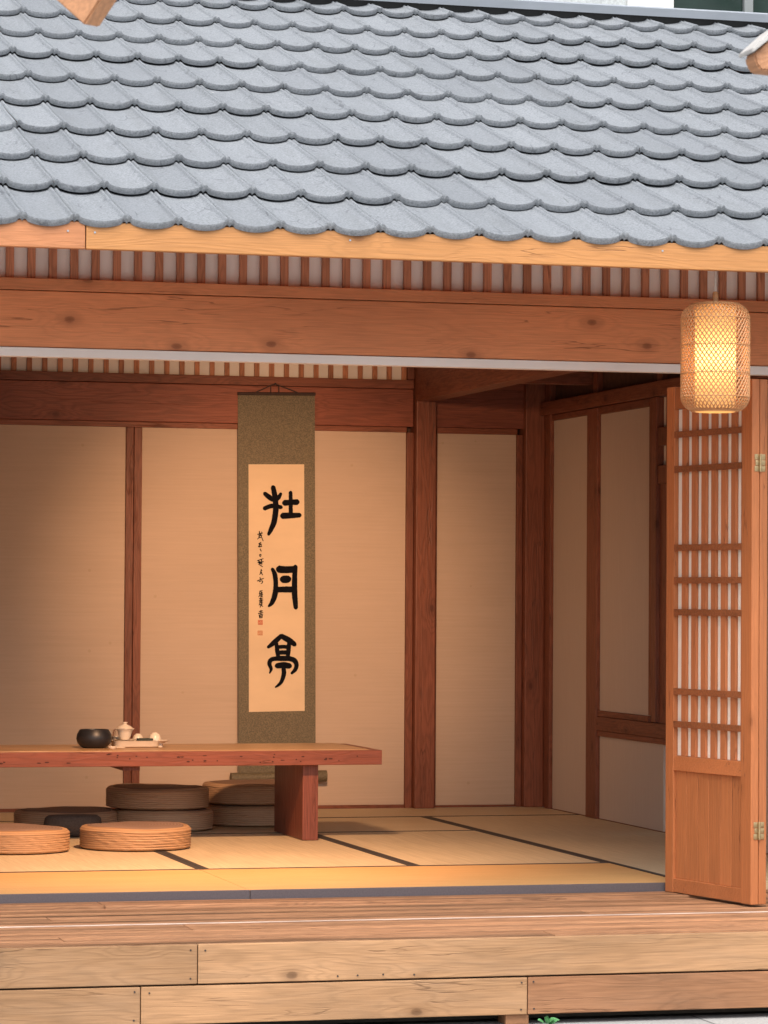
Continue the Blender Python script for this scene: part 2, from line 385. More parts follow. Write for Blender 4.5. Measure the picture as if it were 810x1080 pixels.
# ------------------------------------------------------------------ pavilion
XL, XR, YB = -3.2, 1.33, 4.6
pav = thing('tea_pavilion', (-.93, 2.3, GZ), 'open fronted timber tea room with grey scalloped tile roof and cream wall panels', 'pavilion')
def P(name, bx, mat, bev=.003, label=None, parent=pav):
    bm = B()
    for b in (bx if isinstance(bx, list) else [bx]): box(bm, *b, bev)
    return put(name, bm, mat, parent, label=label)

# roof ---------------------------------------------------------
SL = R(20.5); CS, SN = math.cos(SL), math.sin(SL)
YE, ZE, PITCH, SC, PX = -1.0, 2.4526, .502, .184, 7
RX0, RX1 = -2.1725 - 3 * 7 * .184, -2.1725 + 6 * 7 * .184
def onroof(x, l, h): return (x, YE + l * CS - h * SN, ZE + l * SN + h * CS)
def prof(u):
    """height across one scallop: rib with a double bead, then a hollow pan"""
    u = u % 1.
    if u < .095 or u > .905:
        t = ((u + .095) % 1.) / .19
        return .0135 + .0085 * abs(math.sin(2 * PI * t)) ** .8
    t = (u - .095) / .81
    return 0.0135 * (1 - max(0., math.sin(PI * t)) ** .62)
US = [0., .012, .03, .0475, .065, .083, .095, .115, .15, .21, .30, .40, .5, .60, .70, .79, .85, .885, .905, .917, .935, .9525, .97, .988]
NR = 10
LR = 4.675
verts, faces = [], []
rng = random.Random(3)
npan = int(round((RX1 - RX0) / (7 * SC)))
for row in range(NR):
    for pn in range(npan):
        x0 = RX0 + pn * 7 * SC
        lift = rng.uniform(-.002, .0055); lift2 = lift + rng.uniform(-.002, .003); dl = rng.uniform(-.006, .006); side = .0015 if pn % 2 else 0.
        cols = []
        us = [s + k for k in range(7) for s in US] + [7.]
        us[-1] = 6.997
        for u in us:
            h = prof(u); f = u / 7; e = lift * (1 - f) + lift2 * f + side
            t = ((u % 1.) - .095) / .81; arc = math.sin(PI * t) if 0 < t < 1 else 0.
            lb = row * PITCH - .045 - .0105 * arc + dl
            x = x0 + u * SC
            cols.append([onroof(x, lb + .05, h + e - .026), onroof(x, lb + .005, h + e - .023), onroof(x, lb + .001, h + e - .007), onroof(x, lb + .004, h + e + .0005),
                         onroof(x, min(lb + .26, LR - .02), h + e * .6 - .016), onroof(x, min((row + 1) * PITCH + .02, LR + .02), h - .030 * min(1., (LR + .02 - lb) / (PITCH + .065)))])
        b0 = len(verts); k = len(cols[0])
        for c in cols: verts += c
        for i in range(len(cols) - 1):
            for j in range(k - 1):
                a = b0 + i * k + j; faces.append((a, a + k, a + k + 1, a + 1))
me = bpy.data.meshes.new('roof'); me.from_pydata(verts, [], faces)
for p in me.polygons: p.use_smooth = True
me.set_sharp_from_angle(angle=R(50)); me.materials.append(M['tile'])
for v in me.vertices: v.co -= ORG[pav]
roof = bpy.data.objects.new('roof', me); COL.objects.link(roof); roof.parent = pav; ORG[roof] = ORG[pav]
def slab(name, l0, l1, h0, h1, mat, x0=RX0 + .05, x1=RX1 - .05):
    bm = B()
    v = [bm.verts.new(onroof(x, l, h)) for x in (x0, x1) for l in (l0, l1) for h in (h0, h1)]
    for q in ((0, 1, 3, 2), (4, 6, 7, 5), (0, 4, 5, 1), (2, 3, 7, 6), (0, 2, 6, 4), (1, 5, 7, 3)): bm.faces.new([v[i] for i in q])
    return put(name, bm, mat, roof)
slab('roof_deck', .03, LR + .02, -.085, -.06, M['door_rail'])
slab('ridge_flashing', LR - .015, LR + .025, .0245, .066, M['flashing'])
slab('ridge_batten', LR + .0, LR + .02, -.058, .022, M['black_iron'])
for nm, x0, x1, mt in (('fascia_board', RX0 + .05, -2.1335, 'fascia_pink'), ('fascia_board', -2.130, 1.9, 'fascia'), ('fascia_board', 1.903, RX1 - .05, 'fascia')):
    bm = B(); box(bm, x0, x1, -1.032, -1.0, 2.3395, 2.4345, .003); put(nm, bm, M[mt], roof)
for x, z in ((-2.195, 2.40), (-2.10, 2.398), (-1.18, 2.402), (.0, 2.404)):
    bm = B(); tube(bm, [(x, -1.0345, z), (x, -1.031, z)], .0038, 8); put('nail_head', bm, M['flashing'], roof)
bm = B(); box(bm, RX0 + .1, RX1 - .1, 4.90, 4.98, GZ, 3.86); put('rear_wall', bm, M['render_white'], pav)
bm = B(); box(bm, RX0 + .1, RX1 - .1, YE + (LR + .03) * CS, 4.98, 3.862, 3.93)
put('rear_roof', bm, M['flashing'], roof)

# front beam, transom, track
P('front_beam', (-4.9, 4.3, 0., .13, 2.072, 2.286), M['beam'], .004)
P('transom_sill', (-4.9, 4.3, -.012, .11, 2.2885, 2.333), M['beam'], .003)
def transom(name, x0, x1, y, z0, z1, start, pitch, w=.03, d=.02):
    bm = B(); x = start - math.ceil((start - x0) / pitch) * pitch
    while x < x1:
        if x > x0 + w: box(bm, x - w / 2 + random.uniform(-.001, .001), x + w / 2, y, y + d, z0, z1, .0015)
        x += pitch
    o = put(name, bm, M['slat'], pav)
    bm = B(); box(bm, x0, x1, y + d + .004, y + d + .016, z0, z1); put('transom_backing', bm, M['transom_white'], o)
    return o
transom('front_transom', -4.9, 4.3, .012, 2.3335, 2.476, -2.245, .0823)
P('upper_board', (-4.9, 4.3, .01, .05, 2.478, 2.72), M['beam'], .003)
P('door_track', (-3.1, 4.2, -.006, .05, 2.035, 2.0695), M['track'], .002)

# back wall
def panel(name, x0, x1, y, z0, z1): return P(name, (x0, x1, y, y + .03, z0, z1), M['plaster'], 0)
for x0, x1 in ((-3.05, -2.52), (-2.405, -.964), (-.878, .566), (.737, 1.187)):
    panel('wall_panel', x0, x1, YB, .004, 2.018)
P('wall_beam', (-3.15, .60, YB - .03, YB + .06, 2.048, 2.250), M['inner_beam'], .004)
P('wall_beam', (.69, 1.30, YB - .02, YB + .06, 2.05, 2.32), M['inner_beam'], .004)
P('wall_trim', (-3.15, .567, YB - .016, YB + .04, 2.0185, 2.0465), M['trim_x'], .002)
P('wall_trim', (.736, 1.19, YB - .016, YB + .04, 2.0165, 2.0485), M['trim_x'], .002)
P('transom_sill', (-3.15, .60, YB - .036, YB + .05, 2.2525, 2.300), M['trim_x'], .003)
transom('rear_transom', -3.15, .565, YB - .006, 2.3015, 2.52, -1.558, .0812, .026, .016)
P('transom_end', (.5655, .603, YB - .036, YB + .05, 2.3025, 2.6), M['trim_z'], .003)
for x0, x1 in ((-.9635, -.923), (-.9205, -.8785), (-2.52, -2.465), (-2.4625, -2.405)):
    P('wall_stud', (x0, x1, YB - .02, YB + .04, 0., 2.0175), M['trim_z'], .003)
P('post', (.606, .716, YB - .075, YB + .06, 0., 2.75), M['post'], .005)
P('post_trim', (.5665, .604, YB - .022, YB + .04, 0., 2.0175), M['trim_z'], .002)
P('post_trim', (.7175, .7365, YB - .022, YB + .04, 0., 2.0160), M['trim_z'], .002)
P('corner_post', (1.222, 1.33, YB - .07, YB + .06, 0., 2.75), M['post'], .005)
P('post_trim', (1.1875, 1.2195, YB - .022, YB + .04, 0., 2.0160), M['trim_z'], .002)
for q in ((-3.15, .565, YB - .012, YB - .001, 0., .018), (.738, 1.187, YB - .012, YB - .001, 0., .012)): P('skirting', q, M['trim_x'], 0)
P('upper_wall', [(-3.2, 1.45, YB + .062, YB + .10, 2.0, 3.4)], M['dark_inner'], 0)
P('tie_beam', (.604, .716, .14, YB - .08, 2.185, 2.42), M['beam_y'], .004)
P('tie_beam', (-2.53, -2.41, .14, YB - .08, 2.185, 2.42), M['beam_y'], .004)
P('purlin', (.72, 1.33, 3.72, 3.80, 2.24, 2.36), M['trim_x'], .003)
P('purlin', (.72, 1.33, 2.1, 2.2, 2.24, 2.36), M['trim_x'], .003)
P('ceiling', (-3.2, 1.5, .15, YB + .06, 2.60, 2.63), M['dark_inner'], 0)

# right side wall (X = 1.33)
def RW(name, y0, y1, z0, z1, mat, d0=.0, d1=.05, bev=.003): return P(name, (XR - d0, XR + d1, y0, y1, z0, z1), M[mat], bev)
RW('ground_sill', .13, 4.52, -.10, .0035, 'trim_y', 0, .05, 0)
RW('side_panel', 3.755, 4.37, .004, 2.084, 'side_paper', 0, .03, 0)
RW('side_panel', 2.815, 3.585, .556, 2.076, 'side_paper', 0, .03, 0)
RW('side_panel', 2.62, 3.583, .004, .424, 'side_paper', 0, .03, 0)
RW('side_stud', 4.372, 4.445, 0., 2.12, 'trim_z', .02)
RW('side_stud', 4.4465, 4.62, 0., 2.60, 'post', .0)
RW('side_stud', 3.588, 3.752, 0., 2.112, 'post', .02)
RW('side_rail', 1.465, 3.5855, .455, .5245, 'beam_y', .02)
RW('side_trim', 1.465, 3.5855, .4255, .4535, 'trim_y', .012)
RW('side_trim', 2.815, 3.5855, .526, .555, 'trim_y', .012)
RW('side_trim', 3.755, 4.37, 2.0855, 2.115, 'trim_y', .012)
RW('side_trim', 2.815, 3.585, 2.0775, 2.115, 'trim_y', .012)
RW('side_beam', .13, 4.52, 2.118, 2.19, 'beam_y', .03)
RW('side_stud', 2.755, 2.813, .56, 2.116, 'trim_z', .012)
RW('side_stud', 2.69, 2.752, .53, 2.116, 'post', .02)
RW('side_stud', 1.36, 1.46, 0., 2.116, 'post', .02)
RW('side_panel', 1.47, 2.5, .004, .424, 'side_paper', 0, .03, 0)
RW('side_panel', .14, 1.35, .004, 2.09, 'side_paper', 0, .03, 0)
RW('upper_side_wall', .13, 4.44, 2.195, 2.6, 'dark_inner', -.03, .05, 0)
for y in (3.68, 2.7, 1.4): RW('short_strut', y - .035, y + .035, 2.192, 2.42, 'post', .0)
bm = B()
for z in (1.92, 1.735): box(bm, XR - .012, XR + .012, 1.465, 2.688, z - .045, z + .045, .002)
y = 1.53
while y < 2.6: box(bm, XR - .004, XR + .010, y - .012, y + .012, 1.70, 2.115, .0015); y += .075
lat = put('side_lattice', bm, M['trim_z'], pav)
bm = B(); box(bm, XR + .02, XR + .026, 1.465, 2.688, 1.68, 2.115); put('lattice_paper', bm, M['paper'], lat)
bm = B(); box(bm, XR, XR + .02, 1.465, 2.688, .525, 1.689); put('board_panel', bm, M['post'], pav)

# left side wall and the bay to the right (outside the frame)
for y0, y1 in ((.14, 2.2), (2.32, 4.45)): P('side_panel', (XL - .03, XL, y0, y1, .004, 2.1), M['side_paper'], 0)
P('side_stud', [(XL - .04, XL + .02, 2.205, 2.315, 0., 2.1)], M['post'])
P('side_beam', (XL - .05, XL + .03, .13, 4.52, 2.105, 2.19), M['beam_y'])
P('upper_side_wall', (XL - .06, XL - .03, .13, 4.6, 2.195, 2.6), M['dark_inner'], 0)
for x in (XL - .06, XR + .12, 4.18): P('front_post', (x - .07, x + .07, -.01, .125, -.04, 2.068), M['post'], .005)
P('corner_post', (XL - .08, XL + .03, YB - .07, YB + .06, 0., 2.75), M['post'], .005)
for x0, x1 in ((1.53, 2.78), (2.86, 4.1)):
    P('wall_panel', (x0, x1, .03, .06, .5, 2.03), M['plaster'], 0); P('board_panel', (x0, x1, .02, .07, -.03, .42), M['door_board'], .003)
    P('wall_rail', (x0, x1, .0, .08, .425, .495), M['beam'], .003)
P('wall_stud', (2.785, 2.855, .0, .09, -.03, 2.033), M['trim_z'])
for x0, x1 in ((RX0 + .3, XL - .15),):
    P('wall_panel', (x0, x1, .03, .06, -.03, 2.03), M['plaster'], 0)
P('subfloor', (-3.2, 1.38, .03, YB + .06, -.10, -.042), M['dark_inner'], 0)
for y0, y1 in ((.2, .3), (4.3, 4.55)): P('plinth', (XL - .05, 4.2, y0, y1, GZ, -.105), M['soil'], 0)

# folded doors ---------------------------------------------------
DA = Vector((.379, -.037)); DD = Vector((.13, -.61)).normalized(); DN = Vector((-DD.y, DD.x))  # along leaf, to the right of the seen face
DW, DT, DZ0, DZ1 = .614, .034, -.030, 1.972
def leaf(off):
    def T(c):
        p = DA + DD * c.x + DN * (c.y + off); return Vector((p.x, p.y, c.z))
    bm = B()
    box(bm, 0, .058, 0, DT, DZ0, DZ1, .003, T); box(bm, DW - .070, DW, 0, DT, DZ0, DZ1, .003, T)
    st = put('door_leaf', bm, M['door'], pav)
    for z0, z1 in ((DZ0 + .002, .026), (.452, .510), (1.884, DZ1 - .002)):
        bm = B(); box(bm, .0585, DW - .0705, .002, DT - .002, z0, z1, .002, T); put('rail', bm, M['door_rail'], st)
    bm = B(); n = 6; w = (DW - .129) / n
    for i in range(n): box(bm, .0585 + i * w + .0008, .0585 + (i + 1) * w - .0008, .011, .024, .026, .452, .0022, T)
    put('board_panel', bm, M['door_board'], st)
    bm = B(); pitch = .0712
    for i in range(7):
        x = .1055 + i * .0708
        box(bm, x, x + .033 if i < 6 else DW - .0708, .006, .0185, .511, 1.883, .001, T)
    put('upright_slats', bm, M['door_slat'], st)
    for z in (1.781, 1.644, 1.333, 1.204, 1.078, .765, .636):
        bm = B(); box(bm, .0586, DW - .0706, -.001, .0055, z - .0125, z + .0125, .0012, T); put('cross_slat', bm, M['door_cross'], st)
    bm = B(); box(bm, .060, DW - .072, .0195, .0215, .512, 1.882, 0, T); put('backing_paper', bm, M['paper'], st)
    return st, T
leaf1, T1 = leaf(0.); leaf2, T2 = leaf(DT + .0025)
for z in (1.652, .250):
    bm = B()
    for k in (-1, 1):
        y0, y1 = (DT + .0012 - .024, DT + .0012 - .004) if k < 0 else (DT + .0012 + .004, DT + .0012 + .024)
        for a, c in ((-.033, -.012), (-.010, .010), (.012, .033)): box(bm, DW + .0002, DW + .0022, y0 + (.004 if a == -.010 and k < 0 else 0), y1, z + a, z + c, .0006, T1)
    tube(bm, [T1(Vector((DW + .005, DT + .0012, z - .034))), T1(Vector((DW + .005, DT + .0012, z + .034)))], .0048, 10)
    put('hinge', bm, M['brass'], leaf1, 40)

# downlights and one added fill spot behind the front beam ------------------------------
def spot(loc, aim, energy, size, blend, col, rad):
    bm = B(); lo = Vector(loc); d = (Vector(aim) - lo).normalized()
    tube(bm, [lo - d * .13, lo - d * .01], .04, 20); tube(bm, [lo - d * .09, lo - d * .09 + Vector((0, 0, .28))], .008, 8)
    f = put('unseen_spotlight', bm, M['black_iron'], pav, 40)
    li = bpy.data.lights.new('unseen_spot_lamp', 'SPOT'); li.energy = energy; li.spot_size = size; li.spot_blend = blend; li.color = col; li.shadow_soft_size = rad
    o = bpy.data.objects.new('unseen_spot_lamp', li); COL.objects.link(o); o.location = lo + d * .005
    o.rotation_euler = d.to_track_quat('-Z', 'Y').to_euler()
WARM = (1., .58, .32)
spot((-.75, .34, 2.27), (-.20, 4.55, 1.12), 300, R(37), 1., WARM, .05)
spot((-.95, .34, 2.27), (.0, 4.55, .95), 115, R(64), 1., WARM, .06)  # unseen fill lamp and can, added to brighten the wall panels
spot((-1.15, .36, 2.27), (-1.35, 1.5, 0.), 275, R(94), 1., WARM, .10)

# ------------------------------------------------------------------ deck
deck = thing('timber_deck', (-.5, -.7, GZ), 'low reddish timber deck with weathered plank riser in front of the tea room', 'deck')
bm = B(); y = -1.392; rows = [(-1.447, -1.300)]
rows = [(-1.446, -1.31), (-1.304, -1.17), (-1.164, -1.03), (-1.024, -.815), (-.785, -.63), (-.624, -.49), (-.484, -.35), (-.344, -.21), (-.204, -.02)]
for r0, r1 in rows:
    off = random.uniform(-1.2, 1.2); cuts = [-5.2, -2.9 + off, .6 + off, 4.6]
    for a, c in zip(cuts, cuts[1:]):
        n = max(3, int((r1 - r0) / .034)); w = (r1 - r0) / n
        box(bm, a + .0015, c - .0015, r0, r1, -.075, -.0445, .002)
        up = .0085 if r1 > -.1 else 0.
        for k in range(n): box(bm, a + .002, c - .002, r0 + k * w + .0035, r0 + (k + 1) * w - .0035, -.0443, -.0402 + up + random.uniform(0, .0006), .0012)
put('deck_boards', bm, M['deck'], deck)
bm = B(); box(bm, -5.2, 4.6, -.806, -.794, -.074, -.0385, .002); put('edge_strip', bm, M['pale_strip'], deck)
for x0, x1, z0, z1, mt in ((-5.2, -1.807, -.1735, -.0415, 'riser'), (-1.804, 1.4, -.1735, -.0415, 'riser'), (1.403, 4.6, -.1735, -.0415, 'riser_orange'),
                           (-5.2, -2.0005, -.307, -.1795, 'riser'), (-1.9975, -.6445, -.307, -.1795, 'riser'), (-.6415, 2.4, -.307, -.1795, 'riser_orange'), (2.403, 4.6, -.307, -.1795, 'riser_orange')):
    bm = B(); box(bm, x0, x1, -1.478, -1.4485, z0, z1, .0035); put('riser_board', bm, M[mt], deck)
for x in (-4.2, -2.44, -.676, 1.09, 2.85):
    bm = B(); box(bm, x - .042, x + .042, -1.465, -1.37, GZ, -.3085, .003); put('support_block', bm, M['riser_orange'], deck)
for yy in (-1.40, -.8, -.2):
    bm = B(); box(bm, -5.1, 4.5, yy - .03, yy + .03, -.30, -.076); put('joist', bm, M['dark_inner'], deck)
for x, z in ((-1.83, -.06), (-1.83, -.155), (-1.78, -.062), (-2.02, -.195), (-2.022, -.29), (-1.97, -.20), (-.665, -.197), (-.667, -.29), (-.622, -.195), (-.62, -.288), (-1.25, -.158), (-1.16, -.157), (-1.05, -.16), (-1.32, -.159)):
    bm = B(); tube(bm, [(x, -1.4805, z), (x, -1.476, z)], .0032, 8); put('nail_head', bm, M['border'], deck)
bm = B(); box(bm, -5.1, 4.5, -1.30, -1.25, GZ, -.302); put('footing', bm, M['soil'], deck)

# ------------------------------------------------------------------ tatami
def tatami(x0, x1, y0, y1, mat, borders, label, bmat='border', fb=.026):
    t = thing('tatami_mat', ((x0 + x1) / 2, (y0 + y1) / 2, -.0405), label, 'tatami mat', 'tatami mats laid on the floor')
    g = .0012; bw = fb
    a0, a1, b0, b1 = x0 + g, x1 - g, y0 + g, y1 - g
    bm = B()
    for s in borders:
        if s == 'l': box(bm, a0, a0 + bw, b0, b1, -.0405, .0016, .0012); a0 += bw
        if s == 'r': box(bm, a1 - bw, a1, b0, b1, -.0405, .0016, .0012); a1 -= bw
        if s == 'f': fw = .012 if y0 < .5 else .022; box(bm, a0, a1, b0, b0 + fw, -.0405, .0018, .002); b0 += fw
    c = B(); box(c, a0, a1, b0, b1, -.0405, 0., .0015)
    put('mat_surface', c, M[mat], t)
    if borders: put('border', bm, M[bmat], t)
    else: bm.free()
    return t
YF, Y1, Y2, Y3 = -.012, .955, 2.90, 3.895
X1, X2, X3 = -1.282, -.372, .488
tatami(-3.15, -1.30, YF, Y1, 'rush_lamp_tint', 'f', 'lamp tinted front tatami mat at the left, before the two single straw cushions', 'border_violet')
tatami(-1.30, .487, YF, Y1, 'rush_lamp_tint', 'f', 'long lamp tinted front tatami mat beside the open folding door', 'border_violet')
tatami(-3.15, X1 - .91, Y1, Y2, 'rush_y', 'flr', 'pale tatami mat farthest left under the end of the low table')
tatami(X1 - .91, X1, Y1, Y2, 'rush_y', 'flr', 'pale tatami mat on which the two front straw cushions lie')
tatami(X1, X2, Y1, Y2, 'rush_y', 'flr', 'brightly lit pale tatami mat just left of the table leg')
tatami(X2, X3, Y1, Y2, 'rush_y', 'flr', 'pale tatami mat between the table leg and the long dark seam')
tatami(X3 + .001, XR - .002, YF, Y3, 'rush_y', 'l', 'longest pale tatami mat running back along the right side wall', fb=.024)
tatami(-3.15, -.93, Y2, Y3, 'rush_x', 'fr', 'shaded tatami mat under the stacked straw cushions behind the table')
tatami(-.93, X3, Y2, Y3, 'rush_x', 'fr', 'shaded tatami mat directly below the hanging scroll')
tatami(-3.15, X3, Y3, YB - .014, 'rush_x', 'f', 'narrow tatami mat along the foot of the back wall under the scroll')
tatami(X3, XR - .002, Y3, YB - .014, 'rush_x', 'f', 'short tatami mat in the far right corner of the room')

# ------------------------------------------------------------------ low table
tb = thing('low_table', (-1.35, 2.7, 0), 'long low red wood slab table carrying the tea set', 'table')
TZ0, TZ1, TY0, TY1, TX0, TX1 = .352, .4235, 2.36, 3.03, -3.0, -.150
bm = B(); box(bm, TX0, TX1, TY0, TY1, TZ0, TZ1 - .004, .003); put('tabletop', bm, M['table'], tb)
bm = B(); box(bm, TX0 + .004, TX1 - .06, TY0 + .012, TY1 - .01, TZ1 - .0042, TZ1, .0015); put('painted_top_sheen', bm, M['table_sheen'], tb)  # pale sheet paints the glossy reflection on the tabletop
bm = B()
rr = random.Random(11)
for i in range(46):
    x = rr.uniform(-2.3, -.2); z = rr.uniform(.368, .412); w = rr.choice([.004, .006, .008, .012]); h = rr.uniform(.0025, .0045)
    tube(bm, [(x, TY0 - .0006, z), (x, TY0 + .002, z)], 1., 10)
    for v in bm.verts[-20:] if False else []: pass
bm.free(); bm = B()
for i in range(40):
    x = rr.uniform(-2.3, -.2); z = rr.uniform(.366, .412); w = rr.choice([.004, .005, .008, .011]); h = rr.uniform(.002, .004)
    vs = [bm.verts.new((x + w * math.cos(a), TY0 - .0007, z + h * math.sin(a) * rr.uniform(.7, 1.2))) for a in [2 * PI * k / 9 for k in range(9)]]
    bm.faces.new(vs)
put('worm_hole', bm, plain('dark_worm_hole', (.06, .018, .012), .9), tb)
for x in (-.478, -2.55):
    bm = B(); box(bm, x - .037, x + .037, 2.415, 3.0, 0.002, TZ0 - .0005, .003); put('leg', bm, M['table_leg'], tb)
bm = B(); box(bm, -1.36, -1.28, 2.42, 2.98, TZ0 - .022, TZ0 - .0005, .002); put('batten', bm, M['table_leg'], tb)

# ------------------------------------------------------------------ straw cushions
def cushion_proto(matside, label):
    t = thing('floor_cushion', (0, 0, 0), label, 'cushion', 'round straw floor cushions')
    r, h = .25, .102
    pr = [(.0, 0.), (r - .022, 0.), (r - .006, .006)]
    n = 7
    for i in range(n):
        z = .010 + (h - .03) * i / (n - 1)
        pr += [(r - .0035, z - .004), (r, z + .002)]
    pr += [(r - .003, h - .014), (r - .011, h - .005), (r - .024, h - .001), (r - .034, h - .003)]
    bm = B(); lathe(bm, pr, (0, 0, 0), 72, False)
    for v in bm.verts:
        a = math.atan2(v.co.y, v.co.x); q = 1 + .005 * math.sin(3 * a + 1) + .002 * math.sin(7 * a + v.co.z * 20) + .0012 * math.sin(19 * a + v.co.z * 210) + random.uniform(-.0006, .0006)
        v.co.x *= q; v.co.y *= q; v.co.z *= 1 + .03 * math.sin(2 * a + .6) + .012 * math.sin(5 * a)
    put('woven_side', bm, M[matside], t, 60, local=True)
    bm = B(); lathe(bm, [(r - .030, h - .006), (r - .036, h - .0005), (r - .06, h + .003), (.12, h + .004), (0., h - .002)], (0, 0, 0), 72, False)
    for v in bm.verts:
        a = math.atan2(v.co.y, v.co.x); v.co.z *= 1 + (.03 * math.sin(2 * a + .6) + .012 * math.sin(5 * a)) * min(1, v.co.xy.length / .2)
    put('top_cover', bm, M['cush_top'], t, 60, local=True)
    return t
def copy_thing(o, loc, label, rz=0, tilt=(0, 0)):
    c = o.copy(); COL.objects.link(c); c.location = loc; c.rotation_euler = (tilt[0], tilt[1], rz); c['label'] = label
    for ch in o.children:
        k = ch.copy(); COL.objects.link(k); k.parent = c
        for g in ch.children:
            q = g.copy(); COL.objects.link(q); q.parent = k
    return c
cl = cushion_proto('straw', 'round light straw cushion alone at the front, before the tea tray'); cl.location = (-1.352, 2.135, .001)
copy_thing(cl, (-1.912, 2.06, .001), 'round light straw cushion at the front cut off by the left edge', 1.1)
cd = cushion_proto('straw_rear', 'single brown straw cushion half hidden behind the small dark shape'); cd.location = (-1.49, 3.22, .001)
copy_thing(cd, (-1.015, 3.25, .001), 'lower straw cushion of the stack in front of the wall stud', .7)
copy_thing(cd, (-1.04, 3.245, .1075), 'upper straw cushion of the stack in front of the wall stud', 2., (R(.4), 0))
copy_thing(cd, (-.50, 3.53, .001), 'lower straw cushion of the stack beside the table leg', 1.6)
copy_thing(cd, (-.505, 3.525, .1075), 'upper straw cushion of the stack beside the table leg', 2.9)
t = thing('low_dark_shape', (-1.515, 2.86, 0), 'small dark rounded shape seen in the gap between the two front cushions', 'pad')
bm = B(); lathe(bm, [(0, .002), (.095, .002), (.125, .02), (.138, .055), (.132, .088), (.115, .100), (0, .103)], (0, 0, 0), 48, False, 1., .62); put('shape_body', bm, M['dark_shape'], t, 60, local=True)  # dark rounded solid fills the dark patch before the rear cushion

# ------------------------------------------------------------------ tea things on the table
Z = TZ1 + .0006
t = thing('tea_bowl', (-1.452, 2.66, Z), 'round matt black bowl at the left of the tea tray', 'bowl')
bm = B(); lathe(bm, [(0, 0), (.050, 0), (.062, .006), (.077, .022), (.083, .042), (.080, .062), (.070, .080), (.0665, .0855), (.063, .086), (.062, .082), (.072, .062), (.074, .042), (.06, .014), (0, .010)], (0, 0, 0), 56, False)
put('bowl_body', bm, M['black_clay'], t, 40, local=True)
t = thing('tea_tray', (-1.248, 2.72, Z), 'oblong cream ceramic tray under the lidded tea cup', 'tray')
bm = B()
def rrect(hx, hy, r, z, n=8):
    out = []
    for cx, cy, a0 in ((hx - r, hy - r, 0), (-hx + r, hy - r, 90), (-hx + r, -hy + r, 180), (hx - r, -hy + r, 270)):
        for k in range(n + 1):
            a = R(a0 + 90 * k / n); out.append((cx + r * math.cos(a), cy + r * math.sin(a), z))
    return out
rings = [[bm.verts.new(p) for p in rrect(*q)] for q in ((.100, .056, .03, 0.), (.106, .062, .034, .004), (.108, .064, .036, .026), (.110, .066, .037, .030), (.107, .063, .034, .031), (.104, .060, .032, .022))]
for a, c in zip(rings, rings[1:]):
    for i in range(len(a)): bm.faces.new((a[i], a[(i + 1) % len(a)], c[(i + 1) % len(a)], c[i]))
bm.faces.new(rings[0]); bm.faces.new(rings[-1])
put('tray_body', bm, M['tray_clay'], t, 50, local=True)
t = thing('lidded_tea_cup', (-1.298, 2.715, Z + .0225), 'white lidded tea cup on a saucer at the left of the tray', 'tea cup')
bm = B(); lathe(bm, [(0, 0), (.024, 0), (.03, .004), (.052, .012), (.054, .014), (.03, .008), (0, .007)], (0, 0, 0), 48, False); sau = put('saucer', bm, M['cream_clay'], t, 40, local=True)
bm = B(); lathe(bm, [(0, .009), (.018, .009), (.020, .014), (.027, .026), (.031, .042), (.035, .054), (.045, .063), (.0445, .0645), (.034, .057), (.028, .04), (0, .02)], (0, 0, 0), 48, False); put('cup_body', bm, M['cream_clay'], t, 40, local=True)
bm = B(); lathe(bm, [(.038, .0655), (.036, .068), (.026, .076), (.012, .082), (.008, .084), (.009, .088), (.013, .092), (.0125, .094), (0, .093)], (0, 0, 0), 48, False); put('lid', bm, M['cream_clay'], t, 40, local=True)
t = thing('glass_cup', (-1.352, 2.80, Z), 'small clear glass cup standing behind the black bowl', 'glass')
bm = B(); lathe(bm, [(0, 0), (.016, 0), (.018, .004), (.024, .06), (.030, .080), (.0285, .080), (.0225, .06), (.0165, .007), (0, .006)], (0, 0, 0), 40, False); put('glass_body', bm, M['glass'], t, 40, local=True)
t = thing('teacup', (-1.318, 2.795, Z + .0005), 'small cream cup tucked behind the lidded tea cup', 'cup', 'small cream cups')
bm = B(); lathe(bm, [(0, 0), (.013, 0), (.015, .006), (.026, .03), (.030, .046), (.0285, .046), (.024, .03), (.012, .009), (0, .008)], (0, 0, 0), 40, False); put('cup_body', bm, M['cream_clay'], t, 40, local=True)
t = thing('tea_towel', (-1.205, 2.70, Z + .0225), 'folded dark green cloth lying on the cream tray', 'cloth')
bm = B(); box(bm, -.040, .040, -.026, .026, 0., .009, .004); box(bm, -.038, .036, -.024, .024, .0092, .019, .0045); put('cloth_fold', bm, M['towel'], t, 40, local=True)
def upturned(loc, label, s=1.):
    t = thing('teacup', loc, label, 'cup', 'small cream cups')
    bm = B(); lathe(bm, [(.030 * s, 0), (.030 * s, .004), (.027 * s, .022 * s), (.021 * s, .033 * s), (.013 * s, .038 * s), (.012 * s, .041 * s), (0, .040 * s)], (0, 0, 0), 40, False); put('cup_body', bm, M['cream_clay'], t, 40, local=True)
upturned((-1.225, 2.775, Z + .0225), 'upturned cream cup at the back of the tray behind the cloth', .9)
t = thing('saucer', (-1.142, 2.705, Z), 'small flat cream saucer at the right end of the tray', 'saucer')
bm = B(); lathe(bm, [(0, 0), (.022, 0), (.03, .004), (.046, .012), (.047, .0145), (.03, .0085), (0, .007)], (0, 0, 0), 40, False); put('saucer_body', bm, M['cream_clay'], t, 40, local=True)
t.location.x += .006; t.location.z += .018
bm = B(); lathe(bm, [(0, -.018), (.016, -.018), (.016, 0.)], (0, 0, 0), 24, False); put('foot', bm, M['cream_clay'], t, 40, local=True)
upturned((-1.158, 2.705, Z + .0265), 'upturned cream cup on the saucer at the right end of the tray', 1.)
